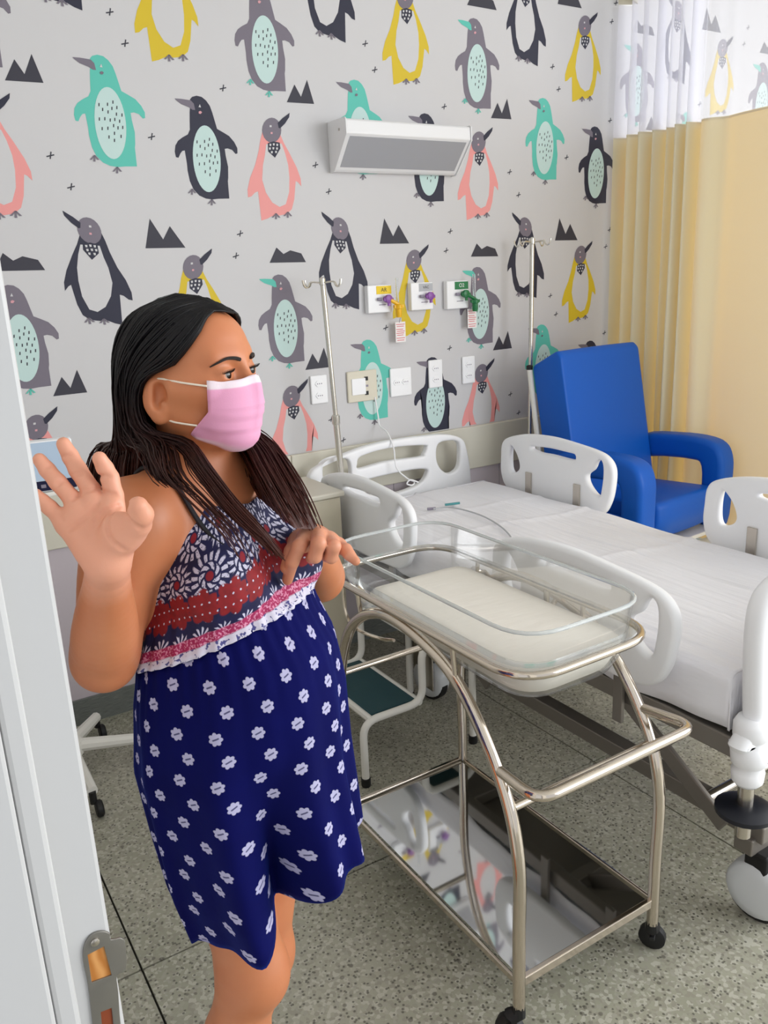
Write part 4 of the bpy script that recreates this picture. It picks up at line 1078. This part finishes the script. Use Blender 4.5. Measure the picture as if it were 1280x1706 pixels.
# legs and feet
KR = Wp(420, 1618, 1.075); KL = Wp(434, 1585, 1.200)
legs = []
for sd, K in ((1, KR), (-1, KL)):
    hip = Bp(-.015, sd * .072, .86); dirn = RH * -.085
    ank = V3(*(K + dirn)); ank[2] = .085
    calf = K + (ank - K) * .33 - FB * .012; toe = V3(*(ank + FB * .125)); toe[2] = .030; heel = V3(*(ank - FB * .035)); heel[2] = .034; ball = V3(*(ank + FB * .085)); ball[2] = .034
    legs += [rcone(hip, K, .072, .050, .04), rcone(K + V3(0, 0, .01), calf, .050, .049, .03), rcone(calf, ank, .049, .029, .03), ellip(K + FB * .022, BAX, (.034, .036, .042), .03),
             rcone(ank, heel, .030, .028, .02), rcone(ank, ball, .031, .026, .025), rcone(ball + RB * .018, toe + RB * .012, .020, .014, .015), rcone(ball - RB * .018, toe - RB * .014, .020, .014, .015)]
ALL = torso + neck + head + arm_r + arm_l + [hand_r, hand_l] + crease + legs
M_skin = mat('skin_warm_brown', '#b3764c', .46)
_t = NT(M_skin); _a = _t.n('ShaderNodeAttribute'); _a.attribute_name = 'palm'; _o = _t.obj()
_c = _t.mix(_t.noise(14, 3, _o), lin('#be7048'), lin('#cf885e')); _c = _t.mix(_a.outputs['Fac'], _c, lin('#e6a58a'))
_t.l(_c, _t.bsdf.inputs['Base Color']); _t.bsdf.inputs['Subsurface Weight'].default_value = .12; _t.bsdf.inputs['Subsurface Radius'].default_value = (.02, .008, .004); _t.bsdf.inputs['Subsurface Scale'].default_value = .12
_t.bump(_t.noise(700, 2, _o), .05, .002)
woman = empty('person', (A0[0], A0[1], 0), 'pregnant woman with long dark hair, pink face mask and navy floral dress, one hand raised', 'person')
bme, bv = grow(ALL, .0023, 'body')
body = from_mesh('body', bme, M_skin, woman)
# palms and fingertips are lighter than the back of the hand
pal = np.zeros(len(bv), np.float32)
nr = np.zeros(len(bv) * 3, np.float32); bme.vertices.foreach_get('normal', nr); nr = nr.reshape(-1, 3)
dR = np.linalg.norm(bv - Wp(150, 840, .87), axis=1); to_cam = CAM - Wp(150, 840, .87); to_cam /= np.linalg.norm(to_cam)
pal = np.clip((.125 - dR) / .05, 0, 1) * np.clip(nr @ to_cam * 2.5 + .4, 0, 1)
dL = np.linalg.norm(bv - Wp(535, 915, 1.075), axis=1); pal = np.maximum(pal, .55 * np.clip((.07 - dL) / .03, 0, 1))
at = bme.attributes.new('palm', 'FLOAT', 'POINT'); at.data.foreach_set('value', pal.astype(np.float32))

# eyes
M_eyew = mat('eye_white', '#b8a69c', .2); M_iris = mat('dark_iris', '#1c100a', .08); M_lash = mat('black_lash', '#140d0d', .5); M_brow = mat('black_brow', '#1d1210', .7)
for sd in (1, -1):
    ec = Hp(.0765, sd * .0325, -.0105)
    eye = MB().ball(tuple(ec), .0106, 20, 14).build('eye', M_eyew, woman)
    gz = FHd * .96 + RHd * (-.05) * 1; gz = gz / np.linalg.norm(gz); gm = Vector(gz).to_track_quat('Z', 'Y').to_matrix()
    ir = []
    for t in (0, .25, .45, .60): ir.append((math.sin(t) * .0109 + 1e-5, math.cos(t) * .0109))
    MB().lathe(ir[::-1], tuple(ec), 18, 'Z', gm).build('iris', M_iris, eye)
    row = []
    for i in range(17):
        az = -1.05 + 2.1 * i / 16; e2 = .245 * (1 - .75 * (az / 1.05) ** 2)
        v = FHd * math.cos(e2) * math.cos(az) + RHd * math.cos(e2) * math.sin(az) + UHd * math.sin(e2); row.append(Vector(ec + v * .0118))
    MB().tube([tuple(p) for p in row], [.0003 + .0010 * math.sin(PI * (i + .5) / 17) for i in range(17)], 6).build('lash_line', M_lash, woman)
    ls = MB()
    for i in range(2, 16):
        p = row[i]; o = (p - Vector(ec)).normalized() * .006 + Vector(UHd) * .001 + Vector(RHd) * sd * .0015
        ls.tube([p, p + o * .6, p + o + Vector(UHd) * .0016], [.0005, .0004, .0002], 4)
    tag(ls.build('eyelashes', M_lash, woman), kind='stuff')
    bp = [on_surf(Hp(f, sd * r, u), head, .0012)[0] for f, r, u in ((.100, .015, .0070), (.098, .024, .0100), (.090, .036, .0115), (.078, .046, .0085), (.070, .051, .0045))]
    bp = catmull([tuple(p) for p in bp], 5); n_ = len(bp)
    MB().tube(bp, [.0020 * (1 - (i / n_) ** 2.2) + .0005 for i in range(n_)], 6).build('eyebrow', M_brow, woman)

# face mask
M_mask = mat('pink_mask_fabric', '#ea9fc0', .7)
_t = NT(M_mask); _s = _t.n('ShaderNodeSeparateXYZ'); _t.l(_t.uv(), _s.inputs[0])
_c = _t.mix(_t.step(_s.outputs[1], .10, .13), lin('#f8e4ec'), lin('#f0a4c6')); _c = _t.mix(_t.step(_s.outputs[1], .90, .96), _c, lin('#f6cbdc'))
_t.l(_c, _t.bsdf.inputs['Base Color']); _t.bump(_t.noise(500, 2, _t.obj()), .06, .002)
_t.bsdf.inputs['Subsurface Weight'].default_value = .1
kv = [0, .12, .25, .5, .75, .9, 1.0]
tu = [-.020, -.031, -.045, -.068, -.094, -.108, -.116]; tF = [.105, .108, .108, .105, .096, .080, .058]; tc = [.036, .034, .032, .034, .030, .026, .026]; tw = [.0615, .064, .066, .066, .060, .050, .040]; tph = [66, 66, 66, 68, 84, 96, 92]
NU, NV = 33, 29; MV = []; MUV = []
for j in range(NV):
    v = j / (NV - 1); u_, F_, c_, w_, p_ = [np.interp(v, kv, t) for t in (tu, tF, tc, tw, tph)]
    for i in range(NU):
        a = -1 + 2 * i / (NU - 1); ph = math.radians(p_) * a
        plt = .0022 * sum(((v - k0) / .16 if 0 <= v - k0 < .16 else 0) for k0 in (.28, .44, .60)) * (1 - abs(a) ** 4)
        nose = .004 * math.exp(-(a / .10) ** 2) * math.exp(-((v - .12) / .35) ** 2) + .003 * math.exp(-(a / .06) ** 2)
        du = .004 * abs(a) ** 3 * (1 - v) + .030 * abs(a) ** 2.5 * v ** 2 + .004 * math.exp(-(a / .25) ** 2) * (1 - v) ** 3
        ff = c_ + (F_ - c_) * math.cos(ph) + nose + plt; rr = w_ * math.sin(ph) * (1 + plt * 3)
        p = Hp(ff, rr, u_ + du)
        d = field(p[None], head + neck)[0]
        if d < .0025: p = on_surf(p, head + neck, .0028, 3)[0]
        MV.append(tuple(p)); MUV.append((i / (NU - 1), v))
MF = [(j * NU + i, j * NU + i + 1, (j + 1) * NU + i + 1, (j + 1) * NU + i) for j in range(NV - 1) for i in range(NU - 1)]
mme = bpy.data.meshes.new('face_mask'); mme.from_pydata(MV, [], MF); uvl = mme.uv_layers.new(name='UVMap')
for lp in mme.loops: uvl.data[lp.index].uv = MUV[lp.vertex_index]
mask = from_mesh('face_mask', mme, M_mask, woman); mask.modifiers.new('thick', 'SOLIDIFY').thickness = .0012
mask.data.update()
M_loop = mat('white_elastic', '#f3ead9', .7)
for sd in (1, -1):
    i = NU - 1 if sd > 0 else 0
    pA, pB = V3(*MV[2 * NU + i]), V3(*MV[(NV - 8) * NU + i])
    top_e, bot_e = Hp(.000, sd * .0765, -.004), Hp(.002, sd * .070, -.066)
    MB().tube(catmull([tuple(pA), tuple((pA + top_e) / 2 + RHd * sd * .003), tuple(top_e), tuple(Hp(-.022, sd * .074, -.006)), tuple(Hp(-.030, sd * .068, -.030)), tuple(Hp(-.018, sd * .067, -.056)), tuple(bot_e), tuple((pB + bot_e) / 2 + RHd * sd * .002), tuple(pB)], 6), .0013, 6).build('ear_loop', M_loop, mask)

# dress -----------------------------------------------------------------------------------------------
def flower_nodes(t, u, v, dx, dz, R, npet, jitter=.0):
    """1 inside a petalled blossom on a staggered lattice; also gives radius / R and the lattice row"""
    row = t.m('FLOOR', t.m('DIVIDE', v, dz)); par = t.m('MODULO', t.m('ABSOLUTE', row), 2.0)
    uu = t.m('ADD', t.m('DIVIDE', u, dx), t.m('ADD', t.m('MULTIPLY', par, .5), t.m('MULTIPLY', t.m('SINE', t.m('MULTIPLY', row, 2.7)), jitter)))
    lu = t.m('MULTIPLY', t.m('SUBTRACT', t.m('FRACT', uu), .5), dx); lv = t.m('MULTIPLY', t.m('SUBTRACT', t.m('FRACT', t.m('DIVIDE', v, dz)), .5), dz)
    r = t.m('SQRT', t.m('ADD', t.m('MULTIPLY', lu, lu), t.m('MULTIPLY', lv, lv))); an = t.m('ARCTAN2', lv, lu)
    rot = t.m('MULTIPLY', t.m('SINE', t.m('ADD', t.m('MULTIPLY', t.m('FLOOR', uu), 3.1), row)), 2.0)
    pet = t.m('ADD', .74, t.m('MULTIPLY', .26, t.m('ABSOLUTE', t.m('COSINE', t.m('ADD', t.m('MULTIPLY', an, npet * .5), rot)))))
    q = t.m('DIVIDE', r, t.m('MULTIPLY', pet, R))
    return t.m('SUBTRACT', 1.0, t.step(q, .9, 1.05)), t.m('DIVIDE', r, R), an, lu, lv
M_skirt = mat('navy_dotted_cotton', '#0a1056', .85)
_t = NT(M_skirt); _s = _t.n('ShaderNodeSeparateXYZ'); _t.l(_t.uv(), _s.inputs[0]); _u, _v = _s.outputs[0], _s.outputs[1]
_in, _q, _an, _lu, _lv = flower_nodes(_t, _u, _v, .056, .034, .0098, 7, .12)
_cut = _t.m('SUBTRACT', 1.0, _t.m('MULTIPLY', _t.step(_t.m('ABSOLUTE', _t.m('ADD', _lv, _t.m('MULTIPLY', _lu, .4))), .0016, .0008), _t.m('MULTIPLY', _t.step(_q, .55, .4), .8)))
_base = _t.mix(_t.noise(9, 3, _t.obj()), lin('#03043e'), lin('#050a58'))
_t.l(_t.mix(_t.m('MULTIPLY', _in, _cut), _base, lin('#b4b2d2')), _t.bsdf.inputs['Base Color']); _t.bump(_t.noise(60, 3, _t.obj()), .12, .004)
_t.bsdf.inputs['Specular IOR Level'].default_value = .12; _t.bsdf.inputs['Sheen Weight'].default_value = .25; _t.bsdf.inputs['Sheen Roughness'].default_value = .35; _t.bsdf.inputs['Sheen Tint'].default_value = lin('#2a5ae0')
kz = [.585, .68, .78, .88, .98, 1.05, 1.10, 1.16]
kF = [.210, .206, .192, .178, .178, .166, .136, .112]; kB = [.055, .085, .112, .134, .118, .098, .088, .084]; kL = [.128, .150, .160, .168, .161, .150, .136, .130]
NS, NT_ = 192, 44
def seam_z(th): return 1.072 + .050 * math.cos(th) - .014 * math.sin(th)
def hem_z(th):
    d = math.degrees((th + PI) % (2 * PI) - PI)
    return float(np.interp(d, [-180, -120, -60, -30, 0, 25, 40, 55, 90, 130, 180], [.56, .60, .70, .742, .725, .688, .66, .615, .60, .568, .56])) + .005 * math.sin(th * 7)
def skirt_pt(th, z, t):
    F_, B_, L_ = [np.interp(z, kz, k) for k in (kF, kB, kL)]
    c, s = math.cos(th), math.sin(th)
    f = (F_ if c > 0 else B_) * c; l = L_ * s
    fold = t ** 1.3 * (.0065 * math.cos(11 * th + .8) + .0055 * math.cos(17 * th + 2.1) + .004 * math.cos(6 * th))
    fold += (.0022 * math.cos(46 * th + math.sin(th * 5)) * math.exp(-t * 7))
    dth = (th - .62 + PI) % (2 * PI) - PI
    fold -= .080 * math.exp(-(dth / .15) ** 2) * max(0.0, min(1.0, (t - .40) / .48)) ** 1.2
    fold += .022 * math.exp(-((dth - .34) / .2) ** 2) * t
    fold += .018 * math.exp(-((dth + .36) / .22) ** 2) * t
    k = 1 + fold / .17
    return Bp(-.020 + f * k, l * k, z)
SV, SUV = [], []
for j in range(NT_):
    t = j / (NT_ - 1)
    for i in range(NS + 1):
        th = -PI + 2 * PI * i / NS; z = seam_z(th) + (hem_z(th) - seam_z(th)) * t
        SV.append(tuple(skirt_pt(th, z, t))); SUV.append((th * .172 + .02, z + .4))
SF = [(j * (NS + 1) + i, j * (NS + 1) + i + 1, (j + 1) * (NS + 1) + i + 1, (j + 1) * (NS + 1) + i) for j in range(NT_ - 1) for i in range(NS)]
def uv_mesh(name, V, UVs, F, m, parent):
    me = bpy.data.meshes.new(name); me.from_pydata(V, [], F); ul = me.uv_layers.new(name='UVMap')
    for lp in me.loops: ul.data[lp.index].uv = UVs[lp.vertex_index]
    return from_mesh(name, me, m, parent)
dress = uv_mesh('skirt', SV, SUV, SF, M_skirt, woman); dress.modifiers.new('thick', 'SOLIDIFY').thickness = .002
# bodice: follows the torso surface
M_bod = mat('floral_bodice_cotton', '#1a1e5c', .75)
_t = NT(M_bod); _s = _t.n('ShaderNodeSeparateXYZ'); _t.l(_t.uv(), _s.inputs[0]); _u, _v = _s.outputs[0], _s.outputs[1]
def band(a, b, e=.0012): return _t.m('MULTIPLY', _t.step(_v, a - e, a + e), _t.m('SUBTRACT', 1.0, _t.step(_v, b - e, b + e)))
_navy, _wht, _red, _mag = lin('#14164e'), lin('#c9c7dd'), lin('#8f1420'), lin('#a01f55')
_col = _t.mix(_t.noise(40, 2, _t.obj()), lin('#080a30'), lin('#101450'))
# upper medallions
_in, _q, _an, _lu, _lv = flower_nodes(_t, _u, _t.m('ADD', _v, .020), .052, .048, .0285, 15)
_rays = _t.m('MULTIPLY', _t.step(_q, .56, .62), _t.step(_t.m('SINE', _t.m('MULTIPLY', _an, 15)), -.35, 0))
_scal = _t.m('MULTIPLY', _t.step(_q, .26, .30), _t.m('MULTIPLY', _t.m('SUBTRACT', 1.0, _t.step(_q, .50, .54)), _t.step(_t.m('SINE', _t.m('ADD', _t.m('MULTIPLY', _an, 7), _t.m('MULTIPLY', _q, 16))), -.5, -.1)))
_ring = _t.m('MULTIPLY', _t.m('MULTIPLY', _t.m('MAXIMUM', _rays, _scal), _in), _t.step(_t.noise(520, 1, _t.obj()), .30, .40))
_top = _t.mix(_ring, _col, _wht); _top = _t.mix(_t.m('MULTIPLY', _t.step(_q, .22, .16), .9), _top, _red)
_col = _t.mix(_t.step(_v, .080, .083), _col, _top)
# red scalloped flowers
_in, _q, _an, _lu, _lv = flower_nodes(_t, _u, _t.m('ADD', _v, -.032), .041, .060, .0265, 7)
_redf = _t.m('MULTIPLY', _in, _t.m('MULTIPLY', band(.034, .094), _t.step(_t.m('ABSOLUTE', _t.m('SUBTRACT', _v, .062)), .030, .028)))
_row1 = _t.m('FLOOR', _t.m('DIVIDE', _v, .060))
_col = _t.mix(_redf, _col, _t.mix(_t.noise(90, 2, _t.obj()), lin('#64101a'), lin('#a3141c')))
_d, _qd, _a2, _x1, _x2 = flower_nodes(_t, _u, _v, .0105, .0150, .0016, 2, .2); _col = _t.mix(_t.m('MULTIPLY', _d, _redf), _col, _wht)
# lower white sprigs, magenta band and white edge
_in, _q, _an, _lu, _lv = flower_nodes(_t, _u, _t.m('ADD', _v, .008), .034, .048, .0165, 11)
_spr = _t.m('MULTIPLY', _t.m('MULTIPLY', _in, _t.step(_t.m('SINE', _t.m('MULTIPLY', _an, 11)), -.1, .3)), band(.018, .042)); _col = _t.mix(_spr, _col, _wht)
_m2 = _t.mix(_t.step(_t.noise(300, 2, _t.obj()), .5, .58), _mag, lin('#d78aa9')); _col = _t.mix(band(.007, .021), _col, _m2)
_w2 = _t.mix(_t.step(_t.noise(160, 2, _t.obj()), .56, .62), lin('#d3cfe0'), lin('#4a4a86')); _col = _t.mix(_t.step(_v, .0085, .006), _col, _w2)
_t.l(_col, _t.bsdf.inputs['Base Color']); _t.bump(_t.noise(70, 3, _t.obj()), .15, .004)
def top_z(th):
    a = abs((th + PI) % (2 * PI) - PI); k = np.interp(math.degrees(a), [0, 28, 50, 68, 88, 112, 150, 180], [1.262, 1.268, 1.270, 1.265, 1.235, 1.19, 1.150, 1.140]); return float(k)
bod_prims = [torso[0]] + torso[4:]; BV, BUV = [], []; NB_ = 30
for j in range(NB_):
    t = j / (NB_ - 1)
    for i in range(NS + 1):
        th = -PI + 2 * PI * i / NS; z0 = seam_z(th) - .004; z = z0 + (top_z(th) - z0) * t
        BV.append((th, z)); BUV.append((th * .158, z - seam_z(th)))
Th = np.array([b[0] for b in BV]); Zs = np.array([b[1] for b in BV]); dirs = np.cos(Th)[:, None] * FB + np.sin(Th)[:, None] * RB
C_ = np.array([Bp(-.03, 0, 0)] * len(Th)); C_[:, 2] = Zs; rad_ = np.full(len(Th), .30)
for _ in range(40): rad_ -= .8 * (field(C_ + dirs * rad_[:, None], bod_prims) - .006)
sk = np.array([np.linalg.norm(np.array(skirt_pt(a, z_, 0))[:2] - Bp(-.03, 0, 0)[:2]) for a, z_ in zip(Th, Zs)])
tt = np.repeat(np.arange(NB_) / (NB_ - 1), NS + 1); bl = np.clip(1 - tt / .45, 0, 1) ** 1.3
rad_ = np.maximum(rad_, rad_ * (1 - bl) + (sk + .003) * bl) + .0016 * np.cos(Th * 31) * np.clip(1 - tt * 1.6, 0, 1)
Bverts = [tuple(v) for v in (C_ + dirs * rad_[:, None])]
BF_ = [(j * (NS + 1) + i, (j + 1) * (NS + 1) + i, (j + 1) * (NS + 1) + i + 1, j * (NS + 1) + i + 1) for j in range(NB_ - 1) for i in range(NS)]
bod = uv_mesh('bodice', Bverts, BUV, BF_, M_bod, woman); bod.modifiers.new('thick', 'SOLIDIFY').thickness = .002
M_strap = mat('black_strap', '#15121a', .7)
for sd in (1, -1):
    path = [Bp(.07, sd * .075, 1.232), Bp(.045, sd * .085, 1.262), Bp(.005, sd * .09, 1.30), Bp(-.04, sd * .09, 1.315), Bp(-.09, sd * .085, 1.28), Bp(-.125, sd * .075, 1.20), Bp(-.13, sd * .07, 1.12)]
    P_ = [on_surf(p, torso + neck, .003)[0] for p in [np.array(q) for q in catmull([tuple(p) for p in path], 5)]]
    MB().tube([tuple(p) for p in P_], .0036, 7).build('shoulder_strap', M_strap, woman)
# sandals (below the frame)
M_sandal = mat('tan_sandal', '#5b3b28', .6)
for K in (KR, KL):
    ank = K + RH * -.085; mid = V3(*(ank + FB * .035))
    out = [(-.085, .026), (-.03, .031), (.04, .042), (.085, .036), (.105, 0), (.085, -.036), (.04, -.042), (-.03, -.031), (-.085, -.026), (-.098, 0)]
    o2 = [(mid + FB * a + RB * b) for a, b in [(p.x, p.y) for p in catmull([(a, b, 0) for a, b in out], 4, True)]]
    MB().loft([[(p[0], p[1], 0) for p in o2], [(p[0], p[1], .010) for p in o2]]).build('sandal', M_sandal, woman, False, bevel=.002)

# hair --------------------------------------------------------------------------------------------------
M_hair = mat('dark_brown_hair', '#1b1216', .42)
_t = NT(M_hair); _s = _t.n('ShaderNodeSeparateXYZ'); _g = _t.n('ShaderNodeNewGeometry'); _t.l(_g.outputs['Position'], _s.inputs[0])
_k = _t.step(_t.m('ADD', _s.outputs[2], _t.m('MULTIPLY', _t.noise(30, 2, _t.obj()), .10)), 1.50, 1.26)
_t.l(_t.mix(_k, lin('#09070c'), lin('#4c2219')), _t.bsdf.inputs['Base Color'])
hr = random.Random(11)
M_hair.node_tree.nodes['Principled BSDF'].inputs['Specular IOR Level'].default_value = .3
hair = MB()
def smooth_path(P, n=30):
    C = catmull([tuple(p) for p in P], 10); L = [0]
    for a, b in zip(C, C[1:]): L.append(L[-1] + (b - a).length)
    out = []
    for k in range(n):
        d = L[-1] * k / (n - 1); i = max(j for j in range(len(L)) if L[j] <= d + 1e-9); i = min(i, len(C) - 2)
        t = (d - L[i]) / max(L[i + 1] - L[i], 1e-9); out.append(np.array(C[i] + (C[i + 1] - C[i]) * t))
    return np.array(out)
def hair_sheet(guides, count, r0=.0021, spread=.0035, base=True, seedoff=0, lift=.0):
    G = np.array([smooth_path(g) for g in guides]); n = G.shape[1]
    if base:
        M_ = 6 * (len(guides) - 1) + 1; rows = []
        for k in range(M_):
            w = k / (M_ - 1) * (len(guides) - 1); i = min(int(w), len(guides) - 2); rows.append(G[i] * (1 - (w - i)) + G[i + 1] * (w - i))
        hair.loft([[tuple(p) for p in r] for r in rows], closed=False, cap=False)
    for _ in range(count):
        w = hr.random() * (len(guides) - 1); i = min(int(w), len(guides) - 2); P = G[i] * (1 - (w - i)) + G[i + 1] * (w - i)
        cut = hr.uniform(.84, 1.0); m = n; ph = hr.random() * 6.28; ph2 = hr.random() * 6.28; sp = V3(hr.gauss(0, 1), hr.gauss(0, 1), hr.gauss(0, .4)) * spread
        Q = []
        for k in range(m):
            x = k / (m - 1) * cut; j = min(int(x * (n - 1)), n - 2); t = x * (n - 1) - j; p = P[j] * (1 - t) + P[j + 1] * t
            g = min(1, x * 2.2); Q.append(p + sp * g + V3(math.sin(x * 7 + ph), math.cos(x * 6 + ph2), 0) * .0022 * g)
        r = r0 * hr.uniform(.7, 1.2)
        hair.tube([tuple(q) for q in Q], [r * (1 - .65 * (k / m) ** 2) for k in range(m)], 4)
def on_scalp(f, r, u, off=.007): return on_surf(Hp(f, r, u), head[:3], off, 4)[0]
g0 = [on_scalp(.078, -.014, .070), on_scalp(.066, .022, .074), on_scalp(.064, .052, .052), on_scalp(.050, .068, .032), on_scalp(.026, .078, .012), Hp(.000, .083, .006), Hp(-.024, .086, -.004), Hp(-.042, .082, -.034), Hp(-.040, .076, -.075)]
g1 = [on_scalp(.064, -.014, .090), on_scalp(.044, .046, .078), on_scalp(.010, .074, .052), Hp(-.026, .086, .022), Hp(-.052, .084, -.020), Hp(-.056, .078, -.075)]
g2 = [on_scalp(.030, -.012, .104), on_scalp(.0, .050, .090), on_scalp(-.035, .074, .050), Hp(-.060, .078, .008), Hp(-.070, .076, -.05), Hp(-.074, .072, -.09)]
g3 = [on_scalp(-.010, -.010, .106), on_scalp(-.045, .045, .088), on_scalp(-.075, .058, .045, .006), Hp(-.090, .058, -.01), Hp(-.098, .060, -.07), Hp(-.106, .058, -.11)]
g4 = [on_scalp(-.040, -.010, .104), on_scalp(-.080, .022, .075, .007), on_scalp(-.102, .028, .030, .007), Hp(-.106, .032, -.03), Hp(-.124, .034, -.09)]
g5 = [on_scalp(-.050, -.012, .102), on_scalp(-.095, -.012, .055, .007), Hp(-.113, -.01, .0), Hp(-.121, -.01, -.03), Hp(-.132, -.005, -.06), Hp(-.148, .0, -.11)]
g6 = [on_scalp(-.050, -.015, .102), on_scalp(-.085, -.045, .060, .012), Hp(-.096, -.055, .0), Hp(-.106, -.055, -.06), Hp(-.112, -.05, -.12)]
e1 = [Wp(300, 745, 1.055), Wp(330, 785, 1.00), Wp(375, 845, .965), Wp(420, 890, .955), Wp(462, 925, .965)]
e1b = [Wp(312, 735, 1.055), Wp(348, 780, .995), Wp(393, 836, .965), Wp(440, 885, .955), Wp(474, 934, .965)]
hair_sheet([g1 + e1, g0 + e1b], 150, .0019, .0030)
e15 = [Wp(268, 745, 1.04), Wp(280, 790, .985), Wp(330, 840, .95), Wp(385, 895, .94), Wp(416, 958, .945)]
hair_sheet([g2 + e15, g1 + [Wp(290, 745, 1.05), Wp(305, 790, .995), Wp(345, 838, .955), Wp(395, 900, .945), Wp(420, 950, .945)]], 26, .0015, .006, base=False)
e2a = [Wp(262, 738, 1.04), Wp(268, 775, 1.01), Wp(300, 815, .975), Wp(340, 832, .955)]
hair_sheet([g2 + [Wp(240, 745, 1.05), Wp(245, 780, 1.03), Wp(262, 800, 1.0)], g1 + e2a], 90, .0018, .0045)
hair_sheet([g3 + [Wp(205, 745, 1.12), Wp(195, 790, 1.13), Wp(200, 850, 1.14)], g2 + [Wp(240, 740, 1.07), Wp(238, 790, 1.10), Wp(238, 850, 1.13)]], 150, .0021, .004)
hair_sheet([g4 + [Wp(180, 745, 1.16), Wp(162, 790, 1.18), Wp(162, 850, 1.19)], g3 + [Wp(205, 745, 1.12), Wp(195, 790, 1.13), Wp(200, 850, 1.14)]], 160, .0021, .004)
hair_sheet([g5 + [Wp(172, 745, 1.20), Wp(152, 795, 1.21), Wp(152, 860, 1.21)], g4 + [Wp(180, 745, 1.16), Wp(162, 790, 1.18), Wp(162, 850, 1.19)]], 130, .0021, .004)
hair_sheet([g6 + [Wp(240, 760, 1.25), Wp(250, 850, 1.25)], g5 + [Wp(172, 745, 1.20), Wp(152, 795, 1.21), Wp(152, 860, 1.21)]], 70, .0021, .004)
# far side of the head, and the lock that falls in front of the far shoulder
h0 = [on_scalp(.073, -.020, .075), on_scalp(.066, -.040, .062), on_scalp(.045, -.062, .045), Hp(.012, -.080, .018), Hp(-.010, -.083, -.03), Hp(-.005, -.080, -.08)]
h1 = [on_scalp(.040, -.016, .100), on_scalp(.010, -.055, .080), on_scalp(-.02, -.074, .045), Hp(-.030, -.084, 0), Hp(-.030, -.084, -.06)]
h2 = [on_scalp(-.020, -.014, .106), on_scalp(-.055, -.050, .080), on_scalp(-.07, -.066, .04), Hp(-.080, -.075, -.01), Hp(-.075, -.075, -.08)]
f1 = [Wp(408, 735, 1.14), Wp(432, 780, 1.09), Wp(462, 835, 1.06), Wp(490, 880, 1.055)]
f2 = [Wp(444, 735, 1.16), Wp(482, 785, 1.12), Wp(510, 835, 1.10), Wp(530, 882, 1.09)]
hair_sheet([h1 + f1, h0 + f2], 190, .0020, .006)
hair_sheet([h2 + [Wp(395, 745, 1.2), Wp(412, 785, 1.17), Wp(432, 830, 1.12)], h1 + f1], 90, .0020, .005)
hair_sheet([g6 + [Wp(330, 760, 1.25), Wp(340, 850, 1.25)], h2 + [Wp(395, 745, 1.22), Wp(400, 850, 1.26)]], 60, .0021, .004)
tag(hair.build('hair', M_hair, woman, True, auto=0), 'long dark straight hair, brown towards the ends')
adopt(woman)
